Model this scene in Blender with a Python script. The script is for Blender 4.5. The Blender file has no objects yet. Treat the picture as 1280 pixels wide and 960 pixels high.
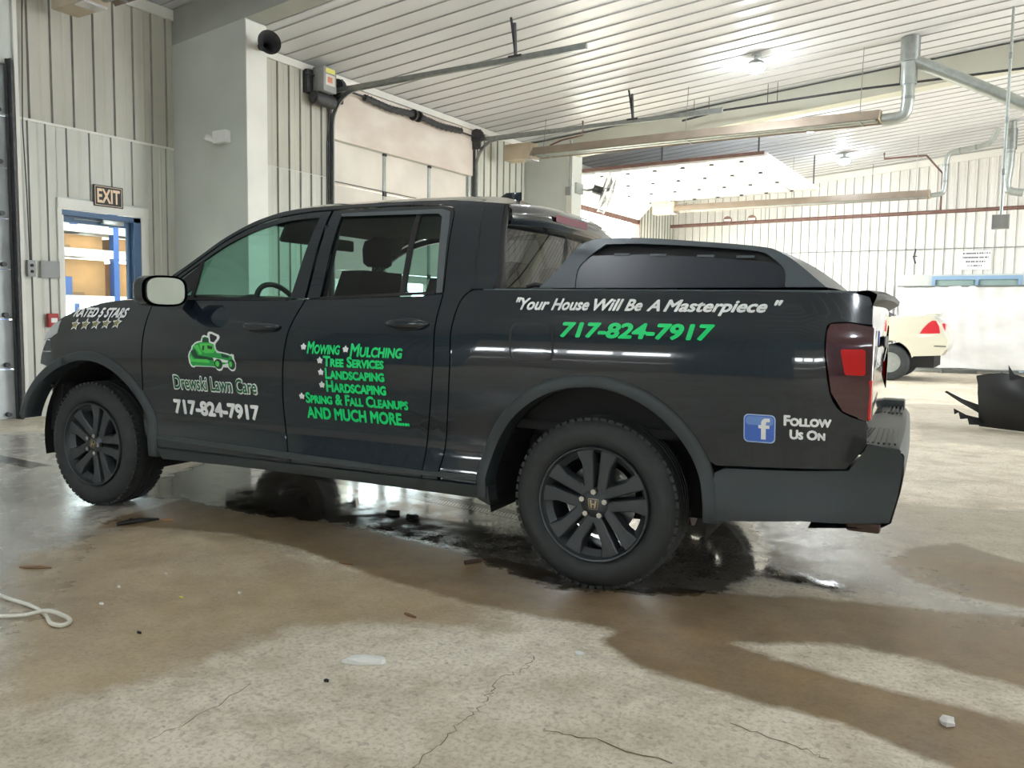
import bpy, bmesh, math, random
from math import sin, cos, pi, radians
from mathutils import Vector, Matrix
import numpy as np
random.seed(7)
SC = bpy.context.scene
COL = SC.collection
# ---------------------------------------------------------------- camera
FPX = 1029.65
cam_data = bpy.data.cameras.new('camera'); cam = bpy.data.objects.new('camera', cam_data); COL.objects.link(cam)
cam_data.sensor_width = 36.0; cam_data.lens = FPX/1280*36.0; cam_data.clip_end = 300
_f = Vector((-0.52068457, 0.84983013, -0.08170881)); _r = Vector((0.85200013, 0.52335562, 0.01395273)); _u = Vector((-0.05462021, 0.06235094, 0.99655857))
_m = Matrix.Identity(4)
for i in range(3):
    _m[i][0] = _r[i]; _m[i][1] = _u[i]; _m[i][2] = -_f[i]
_m[0][3], _m[1][3], _m[2][3] = 4.67631, -2.83861, 1.1673
cam.matrix_world = _m
SC.camera = cam
# ---------------------------------------------------------------- world, exposure
W = bpy.data.worlds.new('overcast_daylight'); SC.world = W; W.use_nodes = True
W.node_tree.nodes['Background'].inputs[0].default_value = (0.90, 0.96, 1.0, 1)
W.node_tree.nodes['Background'].inputs[1].default_value = 17.0
SC.view_settings.view_transform = 'Standard'; SC.view_settings.look = 'None'
SC.view_settings.gamma = 1.0; SC.view_settings.use_curve_mapping = False
SC.view_settings.exposure = 0.60
SC.cycles.use_denoising = True
SC.cycles.max_bounces = 10; SC.cycles.diffuse_bounces = 5; SC.cycles.glossy_bounces = 5; SC.cycles.transparent_max_bounces = 16
SC.cycles.sample_clamp_indirect = 8.0
SC.cycles.caustics_reflective = False; SC.cycles.caustics_refractive = False
def portal(name, loc, rot, sx, sy):
    l = bpy.data.lights.new(name, 'AREA'); l.shape = 'RECTANGLE'; l.size = sx; l.size_y = sy
    l.cycles.is_portal = True
    o = bpy.data.objects.new(name, l); COL.objects.link(o); o.location = loc; o.rotation_euler = rot
LAMP_POWER = 128.0
# ---------------------------------------------------------------- materials
def lin(c):
    return tuple(((v/255)/12.92 if v/255 <= .04045 else ((v/255+.055)/1.055)**2.4) for v in c)
MATS = {}
def mat(name, col, rough=.5, metal=0., noise=0., nscale=8., bump=0., bscale=60., coat=0., emit=None, estr=0., spec=.5, nstretch=(1,1,1), col2=None):
    m = bpy.data.materials.new(name); m.use_nodes = True; nt = m.node_tree; b = nt.nodes['Principled BSDF']
    c = lin(col) if max(col) > 1.01 else col
    b.inputs['Base Color'].default_value = (*c, 1); b.inputs['Roughness'].default_value = rough; b.inputs['Metallic'].default_value = metal
    b.inputs['Specular IOR Level'].default_value = spec
    if coat: b.inputs['Coat Weight'].default_value = coat; b.inputs['Coat Roughness'].default_value = .03
    tc = None
    if noise or bump:
        tc = nt.nodes.new('ShaderNodeTexCoord'); mp = nt.nodes.new('ShaderNodeMapping'); mp.inputs['Scale'].default_value = nstretch
        nt.links.new(tc.outputs['Object'], mp.inputs[0])
    if noise:
        n = nt.nodes.new('ShaderNodeTexNoise'); n.inputs['Scale'].default_value = nscale; n.inputs['Detail'].default_value = 6
        nt.links.new(mp.outputs[0], n.inputs['Vector'])
        r = nt.nodes.new('ShaderNodeValToRGB'); r.color_ramp.elements[0].position = .3; r.color_ramp.elements[1].position = .7
        c2 = lin(col2) if col2 else tuple(max(0, v*(1-noise)) for v in c)
        r.color_ramp.elements[0].color = (*c2, 1); r.color_ramp.elements[1].color = (*(c if col2 else tuple(min(1, v*(1+noise*.4)) for v in c)), 1)
        nt.links.new(n.outputs[0], r.inputs[0]); nt.links.new(r.outputs[0], b.inputs['Base Color'])
    if bump:
        n2 = nt.nodes.new('ShaderNodeTexNoise'); n2.inputs['Scale'].default_value = bscale; n2.inputs['Detail'].default_value = 4
        nt.links.new(mp.outputs[0], n2.inputs['Vector'])
        bp = nt.nodes.new('ShaderNodeBump'); bp.inputs['Strength'].default_value = bump; bp.inputs['Distance'].default_value = .01
        nt.links.new(n2.outputs[0], bp.inputs['Height']); nt.links.new(bp.outputs[0], b.inputs['Normal'])
    if emit: b.inputs['Emission Color'].default_value = (*emit, 1); b.inputs['Emission Strength'].default_value = estr
    MATS[name] = m; return m
def glass(name, tint, rough=.0, refl=1.0):
    m = bpy.data.materials.new(name); m.use_nodes = True; nt = m.node_tree; nt.nodes.remove(nt.nodes['Principled BSDF'])
    out = nt.nodes['Material Output']; t = nt.nodes.new('ShaderNodeBsdfTransparent'); t.inputs[0].default_value = (*tint, 1)
    g = nt.nodes.new('ShaderNodeBsdfGlossy'); g.inputs['Roughness'].default_value = rough; g.inputs[0].default_value = (refl, refl, refl, 1)
    lw = nt.nodes.new('ShaderNodeLayerWeight'); lw.inputs[0].default_value = .5; mx = nt.nodes.new('ShaderNodeMixShader')
    pw = nt.nodes.new('ShaderNodeMath'); pw.operation = 'POWER'; pw.inputs[1].default_value = 5; nt.links.new(lw.outputs['Facing'], pw.inputs[0])
    fr = nt.nodes.new('ShaderNodeMath'); fr.operation = 'MULTIPLY_ADD'; fr.inputs[1].default_value = .94; fr.inputs[2].default_value = .05; nt.links.new(pw.outputs[0], fr.inputs[0])
    nt.links.new(fr.outputs[0], mx.inputs[0]); nt.links.new(t.outputs[0], mx.inputs[1]); nt.links.new(g.outputs[0], mx.inputs[2]); nt.links.new(mx.outputs[0], out.inputs[0])
    MATS[name] = m; return m
# ---------------------------------------------------------------- mesh helpers
class B:
    def __init__(s): s.v = []; s.f = []
    def add(s, vs, fs):
        k = len(s.v); s.v += [tuple(v) for v in vs]; s.f += [tuple(i+k for i in f) for f in fs]; return s
    def box(s, c, d, M=None):
        x, y, z = d[0]/2, d[1]/2, d[2]/2
        vs = [Vector((a*x, b*y, e*z)) for a in (-1, 1) for b in (-1, 1) for e in (-1, 1)]
        if M: vs = [M @ v for v in vs]
        vs = [v + Vector(c) for v in vs]
        return s.add(vs, [(0,1,3,2),(4,6,7,5),(0,4,5,1),(2,3,7,6),(0,2,6,4),(1,5,7,3)])
    def box2(s, a, b): return s.box([(a[i]+b[i])/2 for i in range(3)], [abs(b[i]-a[i]) for i in range(3)])
    def cyl(s, p0, p1, r, n=12, r2=None, cap=True):
        p0, p1 = Vector(p0), Vector(p1); d = (p1-p0).normalized(); r2 = r if r2 is None else r2
        a = d.orthogonal().normalized(); b = d.cross(a); vs = []
        for p, q in ((p0, r), (p1, r2)): vs += [p + q*(cos(2*pi*i/n)*a + sin(2*pi*i/n)*b) for i in range(n)]
        fs = [(i, (i+1) % n, n+(i+1) % n, n+i) for i in range(n)]
        if cap: fs += [tuple(range(n-1, -1, -1)), tuple(range(n, 2*n))]
        return s.add(vs, fs)
    def tube(s, path, r, n=8, cap=True):
        P = [Vector(p) for p in path]; vs = []; prev = None; N = len(P)
        for i, p in enumerate(P):
            d = ((P[min(i+1, N-1)]-P[max(i-1, 0)])).normalized()
            a = d.orthogonal().normalized() if prev is None else (prev - d*prev.dot(d)).normalized()
            prev = a; b = d.cross(a); rr = r[i] if isinstance(r, (list, tuple)) else r
            vs += [p + rr*(cos(2*pi*k/n)*a + sin(2*pi*k/n)*b) for k in range(n)]
        fs = [(i*n+k, i*n+(k+1) % n, (i+1)*n+(k+1) % n, (i+1)*n+k) for i in range(N-1) for k in range(n)]
        if cap: fs += [tuple(range(n-1, -1, -1)), tuple(range((N-1)*n, N*n))]
        return s.add(vs, fs)
    def lathe(s, prof, c, axis='y', n=48, a0=0, a1=2*pi):
        # prof: list of (radius, offset along axis)
        full = abs(a1-a0-2*pi) < 1e-6; m = n if full else n+1; vs = []
        for k in range(m):
            t = a0+(a1-a0)*k/n
            for r, o in prof:
                if axis == 'y': vs.append((c[0]+r*cos(t), c[1]+o, c[2]+r*sin(t)))
                elif axis == 'z': vs.append((c[0]+r*cos(t), c[1]+r*sin(t), c[2]+o))
                else: vs.append((c[0]+o, c[1]+r*cos(t), c[2]+r*sin(t)))
        P = len(prof); fs = []
        for k in range(n):
            k2 = (k+1) % m
            for j in range(P-1): fs.append((k*P+j, k2*P+j, k2*P+j+1, k*P+j+1))
        return s.add(vs, fs)
    def poly(s, pts, d):
        # pts: 3-D planar loop, extruded by vector d
        n = len(pts); d = Vector(d); vs = [Vector(p) for p in pts]; vs += [v+d for v in vs]
        fs = [tuple(range(n)), tuple(range(2*n-1, n-1, -1))] + [(i, i+n, (i+1) % n+n, (i+1) % n) for i in range(n)]
        return s.add(vs, fs)
    def grid(s, rows, close=False):
        n = len(rows[0]); vs = [p for r in rows for p in r]; fs = []
        for i in range(len(rows)-1):
            for j in range(n-1 if not close else n): fs.append((i*n+j, i*n+(j+1) % n, (i+1)*n+(j+1) % n, (i+1)*n+j))
        return s.add(vs, fs)
    def build(s, name, m=None, parent=None, smooth=None, bevel=0, label=None, cat=None, group=None, kind=None, loc=None, recalc=True):
        me = bpy.data.meshes.new(name); me.from_pydata([tuple(v) for v in s.v], [], s.f)
        if recalc or bevel:
            bm = bmesh.new(); bm.from_mesh(me)
            bmesh.ops.recalc_face_normals(bm, faces=bm.faces)
            if bevel: bmesh.ops.bevel(bm, geom=[e for e in bm.edges if len(e.link_faces) == 2 and e.calc_face_angle(0) > .5], offset=bevel, segments=2, affect='EDGES', profile=.5, clamp_overlap=True)
            bm.to_mesh(me); bm.free()
        return link(name, me, m, parent, smooth if smooth is not None else (40 if bevel else None), label, cat, group, kind, loc)
def link(name, me, m, parent=None, smooth=None, label=None, cat=None, group=None, kind=None, loc=None):
    if isinstance(m, str): m = MATS[m]
    if m is not None and not me.materials: me.materials.append(m)
    if smooth:
        me.polygons.foreach_set('use_smooth', [True]*len(me.polygons)); me.update()
        if smooth < 180: me.set_sharp_from_angle(angle=radians(smooth))
    o = bpy.data.objects.new(name, me); COL.objects.link(o)
    if loc:
        lv = Vector(loc); me.transform(Matrix.Translation(-lv)); o.location = lv
    if parent is not None:
        o.parent = parent
        if parent.location.length and loc is None and parent.rotation_euler.z == 0 and parent.get('_abs'):
            o.location = -parent.location
    return tag(o, label, cat, group, kind)
def tag(o, label=None, cat=None, group=None, kind=None):
    if label: o['label'] = label
    if cat: o['category'] = cat
    if group: o['group'] = group
    if kind: o['kind'] = kind
    return o
def thing(name, loc, label=None, cat=None, group=None, rz=0, kind=None, absolute=False):
    o = bpy.data.objects.new(name, None); COL.objects.link(o); o.location = loc; o.rotation_euler = (0, 0, rz); o.empty_display_size = .1
    if absolute: o['_abs'] = 1
    return tag(o, label, cat, group, kind)
def copy_tree(o, parent=None):
    c = o.copy(); COL.objects.link(c)
    if parent is not None: c.parent = parent
    for ch in list(o.children): copy_tree(ch, c)
    return c
def R3(ax, a): return Matrix.Rotation(a, 3, ax)
# ---------------------------------------------------------------- room materials
mat('wall_upper', (190,187,174), .5, noise=.14, nscale=1.6, nstretch=(1,1,.5))
mat('wall_metal', (204,204,193), .45, noise=.16, nscale=1.3, nstretch=(1,1,.45))
mat('wall_metal_white', (226,224,219), .45, noise=.10, nscale=1.6, nstretch=(1,1,.3))
mat('wall_near_metal', (168,182,190), .5, noise=.15, nscale=1.2)
mat('wall_plain', (204,207,200), .7, noise=.07, nscale=2)
mat('ceiling_metal', (216,217,220), .38, noise=.05, nscale=1.0)
mat('beam_paint', (198,198,184), .6, noise=.06, nscale=2)
mat('beam_grey', (168,170,162), .6, noise=.08, nscale=3)
mat('trim_white', (228,226,218), .5, noise=.06, nscale=3)
mat('door_cream', (228,220,208), .5, noise=.14, nscale=1.6)
mat('door_soot', (226,218,207), .6, noise=.3, nscale=1.1, nstretch=(1,1,2.2), col2=(204,188,176))
mat('galv', (150,154,152), .38, metal=.8, noise=.2, nscale=14)
mat('galv_light', (172,178,175), .35, metal=.7, noise=.15, nscale=12)
mat('dark_steel', (72,72,74), .5, metal=.5, noise=.3, nscale=20)
mat('black_plastic', (26,27,29), .45, bump=.1, bscale=300)
mat('rust_pipe', (122,92,84), .6, metal=.2, noise=.3, nscale=9)
mat('heater_tan', (196,180,156), .5, noise=.15, nscale=5)
mat('heater_brown', (158,144,130), .45, metal=.3, noise=.15, nscale=4)
mat('reflector', (225,220,220), .25, metal=.8)
mat('blue_frame', (66,100,136), .45, noise=.1, nscale=8)
mat('blue_tape', (40,86,160), .4)
mat('cardboard', (186,138,92), .8, noise=.14, nscale=6)
mat('cardboard_dark', (134,100,70), .8, noise=.2, nscale=9)
mat('white_paint', (236,236,232), .5, noise=.04, nscale=5)
mat('black', (14,14,15), .6)
mat('sign_black', (24,22,22), .5); mat('sign_gold', (238,208,176), .5); mat('ink', (70,70,84), .7)
mat('red_paint', (168,40,36), .45)
mat('canvas', (226,224,222), .7, noise=.16, nscale=1.2, nstretch=(1,1,2.5), bump=.35, bscale=3)
mat('grey_box', (150,152,150), .5)
mat('lamp_glow', (1.,1.,1.), .5, emit=(.88,.95,1.), estr=LAMP_POWER)
mat('tube_glow', (1.,1.,1.), .5, emit=(1,1,1), estr=22)
mat('insulated_panel', (206,212,214), .5, noise=.2, nscale=4)
mat('outside_ground', (190,190,186), .9, noise=.1, nscale=2)
glass('pane', (.82,.88,.87))
XL, XG, YJ, YC, YE = -4.41, -3.63, 3.85, 11.07, 19.2
XR, YN, XRIDGE = 13.0, -8.5, 5.2
def zc(x, hi=False):
    x2 = x if x <= XRIDGE else 2*XRIDGE-x
    return (5.216 if hi else 4.786)+.083*x2
# ---------------------------------------------------------------- floor
def clip_poly_sd(px, py, poly):
    # signed distance to polygon (negative inside)
    P = np.array(poly); n = len(P); d = np.full(px.shape, 1e9); ins = np.zeros(px.shape, bool)
    for i in range(n):
        a, b = P[i], P[(i+1) % n]; e = b-a; wx, wy = px-a[0], py-a[1]
        t = np.clip((wx*e[0]+wy*e[1])/(e@e), 0, 1); d = np.minimum(d, np.hypot(wx-t*e[0], wy-t*e[1]))
        c = (a[1] > py) != (b[1] > py)
        with np.errstate(divide='ignore', invalid='ignore'):
            xi = (b[0]-a[0])*(py-a[1])/(b[1]-a[1]+1e-12)+a[0]
        ins ^= c & (px < xi)
    return np.where(ins, -d, d)
WET = [[(-.1,.25),(-.6,1.2),(-.9,1.6),(-.6,2.0),(2.15,2.9),(3.1,2.7),(3.5,1.75),(3.78,1.15),(4.15,.98),(4.12,.86),(3.73,.84),(3.65,.56),(3.36,.37),(3.05,.24),(2.74,.35),(1.82,.52),(.29,.39)],
       ]
DAMP = [[(.50,-.3),(.37,-.10),(.23,.44),(1.79,.56),(3.22,.36),(3.94,.72),(4.76,.95),(6.,1.2),(6.,.3),(4.75,.22),(4.2,.19),(3.76,.03),(3.19,-.09),(2.7,-.11),(2.01,-.04),(1.23,.06),(.63,-.12)],
        [(3.46,-.16),(3.53,-.02),(3.81,.04),(4.36,-.06),(4.75,-.11),(5.6,-.2),(5.4,-.8),(4.75,-.52),(4.59,-.46),(4.32,-.35),(4.04,-.38),(3.8,-.34),(3.61,-.28)],
        [(4.2,1.44),(4.23,1.8),(4.47,2.06),(4.76,1.9),(5.5,1.6),(5.3,1.1),(4.76,1.11),(4.52,1.11),(4.32,1.24)]]
BROWN = [[(.72,-.75),(.58,-.05),(1.3,.06),(2.03,-.04),(2.78,-.10),(3.13,-.28),(2.72,-.50),(2.50,-.62),(2.42,-.9),(2.34,-1.3),(2.28,-1.68),(1.99,-1.53)]]
SHEEN = [[(3.3,2.6),(3.9,3.0),(4.1,2.4),(4.2,1.75),(4.45,1.25),(5.1,.95),(4.6,.72),(4.2,.88),(3.85,1.08),(3.6,1.6)], [(-4.3,.2),(-3.,1.8),(-1.87,1.5),(0.,.63),(.40,-.05),(.79,-.5),(1.40,-1.04),(1.9,-1.5),(2.1,-2.0),(-1,-2.5),(-4.3,-2.2)]]
GREY = [[(4.0,2.9),(4.76,3.2),(5.5,3.2),(5.6,1.7),(4.9,1.75),(4.41,1.74),(4.1,1.95)], [(3.3,10.2),(4.01,10.4),(4.63,8.31),(4.78,7.4),(5.6,7),(5.4,6),(3.9,6.2)]]
def smooth01(sd, w): return np.clip(.5-sd/(2*w), 0, 1)
def floor_mesh():
    xs = np.concatenate([np.linspace(-12, -4.5, 9)[:-1], np.arange(-4.5, 6.0, .05), np.linspace(6., 16., 11)])
    ys = np.concatenate([np.linspace(-12, -2.6, 8)[:-1], np.arange(-2.6, 3.4, .04), np.arange(3.4, 11., .2), np.linspace(11, 26, 16)])
    X, Y = np.meshgrid(xs, ys, indexing='ij'); nx, ny = len(xs), len(ys)
    rng = np.random.RandomState(3); wob = np.zeros_like(X)
    for k in range(14):
        fx, fy = rng.uniform(-9, 9, 2); wob += np.sin(fx*X+fy*Y+rng.uniform(0, 6))*.009
    def layer(L, w): return np.max([smooth01(clip_poly_sd(X, Y, p)+wob, w) for p in L], axis=0)
    wet = layer(WET, .10); sheen = layer(SHEEN, .35); damp = layer(DAMP, .05); brown = layer(BROWN, .16); grey = layer(GREY, .15)
    v = np.stack([X.ravel(), Y.ravel(), np.zeros(X.size)], 1)
    i, j = np.meshgrid(np.arange(nx-1), np.arange(ny-1), indexing='ij'); a = (i*ny+j).ravel()
    f = np.stack([a, a+ny, a+ny+1, a+1], 1)
    me = bpy.data.meshes.new('floor'); me.from_pydata(v.tolist(), [], f.tolist())
    for nm, arr in (('wet', wet), ('sheen', sheen), ('damp', damp), ('brown', brown), ('grey', grey)):
        at = me.attributes.new(nm, 'FLOAT', 'POINT'); at.data.foreach_set('value', arr.ravel().astype(np.float32))
    return me
def floor_material():
    m = bpy.data.materials.new('concrete_floor'); m.use_nodes = True; nt = m.node_tree; b = nt.nodes['Principled BSDF']; L = nt.links.new
    def N(t, **k):
        n = nt.nodes.new(t)
        for a, v in k.items(): setattr(n, a, v)
        return n
    tc = N('ShaderNodeTexCoord')
    def noise(sc, det=6, rough=.55, dist=0.):
        n = N('ShaderNodeTexNoise'); n.inputs['Scale'].default_value = sc; n.inputs['Detail'].default_value = det; n.inputs['Roughness'].default_value = rough; n.inputs['Distortion'].default_value = dist
        L(tc.outputs['Object'], n.inputs['Vector']); return n.outputs[0]
    def ramp(s, p0, p1, c0=(0,0,0,1), c1=(1,1,1,1)):
        r = N('ShaderNodeValToRGB'); r.color_ramp.elements[0].position = p0; r.color_ramp.elements[1].position = p1
        r.color_ramp.elements[0].color = c0; r.color_ramp.elements[1].color = c1; L(s, r.inputs[0]); return r.outputs[0]
    def math_(op, a, b2):
        n = N('ShaderNodeMath', operation=op); n.use_clamp = True
        for i, q in enumerate((a, b2)):
            if isinstance(q, (int, float)): n.inputs[i].default_value = q
            else: L(q, n.inputs[i])
        return n.outputs[0]
    def mixc(f, a, b2, mode='MIX'):
        n = N('ShaderNodeMix', data_type='RGBA', blend_type=mode)
        for i, q in ((0, f), (6, a), (7, b2)):
            if isinstance(q, (int, float)): n.inputs[i].default_value = q
            elif isinstance(q, tuple): n.inputs[i].default_value = q
            else: L(q, n.inputs[i])
        return n.outputs[2]
    def attr(nm):
        a = N('ShaderNodeAttribute', attribute_name=nm); return a.outputs['Fac']
    edge = noise(9, 8, .65)
    def mask(nm, w=.22):   # break the mask edge with noise
        s = math_('ADD', attr(nm), math_('MULTIPLY', math_('SUBTRACT', edge, .35), .0)); n = N('ShaderNodeMath', operation='MULTIPLY_ADD')
        L(edge, n.inputs[0]); n.inputs[1].default_value = .8; n.inputs[2].default_value = -.4
        a = N('ShaderNodeMath', operation='ADD'); L(attr(nm), a.inputs[0]); L(n.outputs[0], a.inputs[1])
        return ramp(a.outputs[0], .5-w, .5+w)
    base = mixc(ramp(noise(.9, 5), .35, .65), (*lin((218,207,188)), 1), (*lin((240,231,213)), 1))
    base = mixc(math_('MULTIPLY', ramp(noise(4.5, 10, .75),   .44, .60), .38), base, (*lin((166,146,114)), 1))
    base = mixc(math_('MULTIPLY', ramp(noise(1.7, 9, .72, 1.2), .52, .62), .28), base, (*lin((150,138,118)), 1))
    base = mixc(math_('MULTIPLY', ramp(noise(22, 4, .6), .60, .66), .35), base, (*lin((120,104,84)), 1))
    base = mixc(math_('MULTIPLY', ramp(noise(60, 5, .7), .40, .52, (1,1,1,1), (0,0,0,1)), .32), base, (*lin((130,112,88)), 1))
    wet, sheen, damp, brown, grey = (mask(n) for n in ('wet', 'sheen', 'damp', 'brown', 'grey'))
    c = mixc(math_('MULTIPLY', sheen, .6), base, (*lin((160,160,158)), 1))
    c = mixc(math_('MULTIPLY', brown, math_('MULTIPLY_ADD', ramp(noise(3.2, 8, .65), .3, .7), .7)), c, (*lin((164,138,98)), 1)) if False else mixc(math_('MULTIPLY', brown, .62), c, mixc(ramp(noise(2.6, 8, .65), .38, .62), (*lin((146,116,72)), 1), (*lin((182,156,112)), 1)))
    c = mixc(math_('MULTIPLY', damp, .82), c, mixc(ramp(noise(5, 7, .65), .35, .65), (*lin((104,78,42)), 1), (*lin((136,106,62)), 1)))
    c = mixc(math_('MULTIPLY', grey, .45), c, (*lin((140,132,118)), 1))
    c = mixc(math_('MULTIPLY', wet, .84), c, (*lin((30,29,30)), 1))
    L(c, b.inputs['Base Color'])
    # roughness
    def mixf(f, a, v):
        n = N('ShaderNodeMix', data_type='FLOAT')
        L(f, n.inputs[0])
        if isinstance(a, float): n.inputs[2].default_value = a
        else: L(a, n.inputs[2])
        if isinstance(v, float): n.inputs[3].default_value = v
        else: L(v, n.inputs[3])
        return n.outputs[0]
    rn = noise(6, 8, .6)
    r = mixf(ramp(rn, .3, .7), .55, .75)
    r = mixf(brown, r, .42); r = mixf(damp, r, .42); r = mixf(sheen, r, mixf(ramp(noise(5, 6, .6), .4, .6), .12, .30))
    r = mixf(wet, r, mixf(ramp(noise(7, 5, .55), .40, .66), .05, .20))
    L(r, b.inputs['Roughness'])
    bp = N('ShaderNodeBump'); bp.inputs['Strength'].default_value = .35; bp.inputs['Distance'].default_value = .004
    hs = mixf(wet, noise(45, 8, .7), .5); L(hs, bp.inputs['Height']); L(bp.outputs[0], b.inputs['Normal'])
    b.inputs['Specular IOR Level'].default_value = .5
    MATS['concrete_floor'] = m
floor_material()
floor = link('floor', floor_mesh(), 'concrete_floor', kind='structure')
# cracks: thin slivers cut in the slab
mat('crack', (120,106,84), .9)
def crack(pts, w, seed):
    rnd = random.Random(seed); b = B(); P = []
    for i in range(len(pts)-1):
        for k in range(7):
            t = k/7; P.append((pts[i][0]*(1-t)+pts[i+1][0]*t+rnd.uniform(-.012, .012), pts[i][1]*(1-t)+pts[i+1][1]*t+rnd.uniform(-.01, .01)))
    rows = []
    for i, p in enumerate(P):
        q = P[min(i+1, len(P)-1)]; o = P[max(i-1, 0)]; d = Vector((q[0]-o[0], q[1]-o[1])).normalized(); n = Vector((-d.y, d.x))*w*rnd.uniform(.3, 1)
        rows.append([(p[0]-n.x, p[1]-n.y, .0012), (p[0]+n.x, p[1]+n.y, .0012)])
    b.grid(rows).build('crack', 'crack', floor)
crack([(3.32,-.45),(3.34,-.55),(3.31,-.65),(3.34,-.78),(3.37,-.86),(3.37,-.97),(3.39,-1.11),(3.4,-1.3)], .0025, 1)
crack([(3.58,-.87),(3.73,-.84),(4.0,-.84)], .0035, 2); crack([(4.03,-.54),(4.23,-.57),(4.31,-.59)], .0025, 3); crack([(2.72,-1.5),(2.71,-1.31),(2.66,-1.09)], .0018, 4)
# wet tyre tread tracks (chevron print)
mat('wet_print', (30,27,24), .12)
def track(x0, y0, x1, y1, w, n):
    b = B(); d = Vector((x1-x0, y1-y0)); L = d.length; d.normalize(); nn = Vector((-d.y, d.x))
    for k in range(n):
        o = Vector((x0, y0))+d*L*k/n
        for s in (-1, 1):
            p0 = o; p1 = o+nn*s*w+d*.05; t = d*.014
            b.add([(p0.x, p0.y, .0013), (p0.x+t.x, p0.y+t.y, .0013), (p1.x+t.x, p1.y+t.y, .0013), (p1.x, p1.y, .0013)], [(0,1,2,3)])
    b.build('tread_print', 'wet_print', floor, kind='stuff')
track(.3, 1.46, 2.4, 1.24, .09, 90); track(-3.4, 0.55, -1.5, .50, .08, 70)
B().box2((-16, -14, -.06), (18, 28, -.02)).build('outside_ground', 'outside_ground', kind='structure')
# ---------------------------------------------------------------- walls
mat('ceiling_rib_shade', (172,171,168), .6)  # darker tone for one flank of the ceiling ribs, shade put into colour
mat('rib_shade', (146,145,138), .6, noise=.25, nscale=5)  # shade line of the wall ribs, painted on one flank
def ribbed(name, p0, ang, n, width, ribs, z0, top, m, parent, h=.03, label=None):
    """metal sheet from p0 along direction ang, ribs proud along normal n"""
    d = Vector((cos(ang), sin(ang), 0)); n = Vector((n[0], n[1], 0)); prof = [(0, .004)]; p = width/ribs
    for i in range(ribs):
        c = p*(i+.5); prof += [(c-.026, .004), (c-.017, h), (c+.017, h), (c+.026, .004)]
        if i < ribs-1: prof += [(c+p*.40, .004), (c+p*.5, .010), (c+p*.60, .004)]
    prof += [(width-.002, .004)]
    shaded = [j for j in range(len(prof)-1) if prof[j][1] == .004 and prof[j+1][1] == h] if ang else [j for j in range(len(prof)-1) if prof[j][1] == h and prof[j+1][1] == .004]
    lo, hi = [], []
    for u, q in prof:
        b = Vector(p0)+d*u+n*q; t = top(b.x, b.y) if callable(top) else top
        lo.append((b.x, b.y, z0)); hi.append((b.x, b.y, t))
    o = B().grid([lo, hi]).build(name, m, parent, label=label, recalc=False); o.data.materials.append(MATS['rib_shade'])
    for j in shaded: o.data.polygons[j].material_index = 1  # flank faces that carry the painted shade
wl = B()
def slab(b, a, c): b.box2(a, c)
T = .18
slab(wl, (XL-T, YN, 3.7), (XL, YJ+.32, 5.2)); slab(wl, (XL-T, 1.93, 0), (XL, 2.37, 3.7)); slab(wl, (XL-T, 2.37, 2.31), (XL, 3.42, 3.7)); slab(wl, (XL-T, 3.42, 0), (XL, YJ+.3, 3.7)); slab(wl, (XL-T, -8.5, 0), (XL, -2.4, 3.7))
slab(wl, (XG-T, YJ+.3, 0), (XG, 5.78, 4.6)); slab(wl, (XG-T, 5.78, 3.6), (XG, 9.25, 4.6)); slab(wl, (XG-T, 9.25, 0), (XG, YC, 4.6)); slab(wl, (XG-T, YC, 0), (XG, 11.6, 4.6))
slab(wl, (XG-T, 11.6, 3.60), (XG, 16.66, 4.6)); slab(wl, (XG-T, 16.66, 0), (XG, YE+.2, 4.6))
wall_left = wl.build('wall_left', 'wall_plain', kind='structure', label='ribbed beige metal wall with exit door and overhead doors on the left')
# exit wall sheets (Y 1.97 .. 3.85)
zt = lambda x, y: zc(x, True)-.0
for k in range(3):
    y0 = 1.985+.244*2.55*k
for k, (y0, n) in enumerate(((1.985, 3), (2.717, 4), (3.693-.0, 1))):
    w = .244*n if n > 1 else YJ-.004-y0
    nr = n
    ribbed('wall_panel', (XL+.002, y0, 0), pi/2, (1, 0), w, nr, 3.19, lambda x, y: zc(x, True)-.13, 'wall_upper', wall_left, .032)
ribbed('wall_panel', (XL+.002, 1.985, 0), pi/2, (1, 0), .38, 2, .02, 3.165, 'wall_metal', wall_left, .024)
ribbed('wall_panel', (XL+.002, 2.37, 0), pi/2, (1, 0), 1.05, 4, 2.42, 3.165, 'wall_metal', wall_left, .024)
ribbed('wall_panel', (XL+.002, 3.46, 0), pi/2, (1, 0), YJ-.004-3.46, 2, .02, 3.165, 'wall_metal', wall_left, .024)
B().box2((XL+.003, 1.985, 3.165), (XL+.018, YJ-.003, 3.19)).build('lap_strip', 'trim_white', wall_left)
B().box2((XL+.002, 1.94, 0.01), (XL+.03, 1.98, 5.0-.15)).build('corner_flashing', 'trim_white', wall_left)
B().box2((XL+.003, YN+.3, zc(XL, True)-.13), (XL+.05, YJ-.003, zc(XL, True)-.005)).build('trim_1', 'trim_white', kind='structure')
for k in range(7):
    B().box2((XL+.002, -8.4+k*.85, .02), (XL+.01, -8.4+k*.85+.845, 3.7)).build('wall_panel', 'wall_metal', wall_left)
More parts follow.
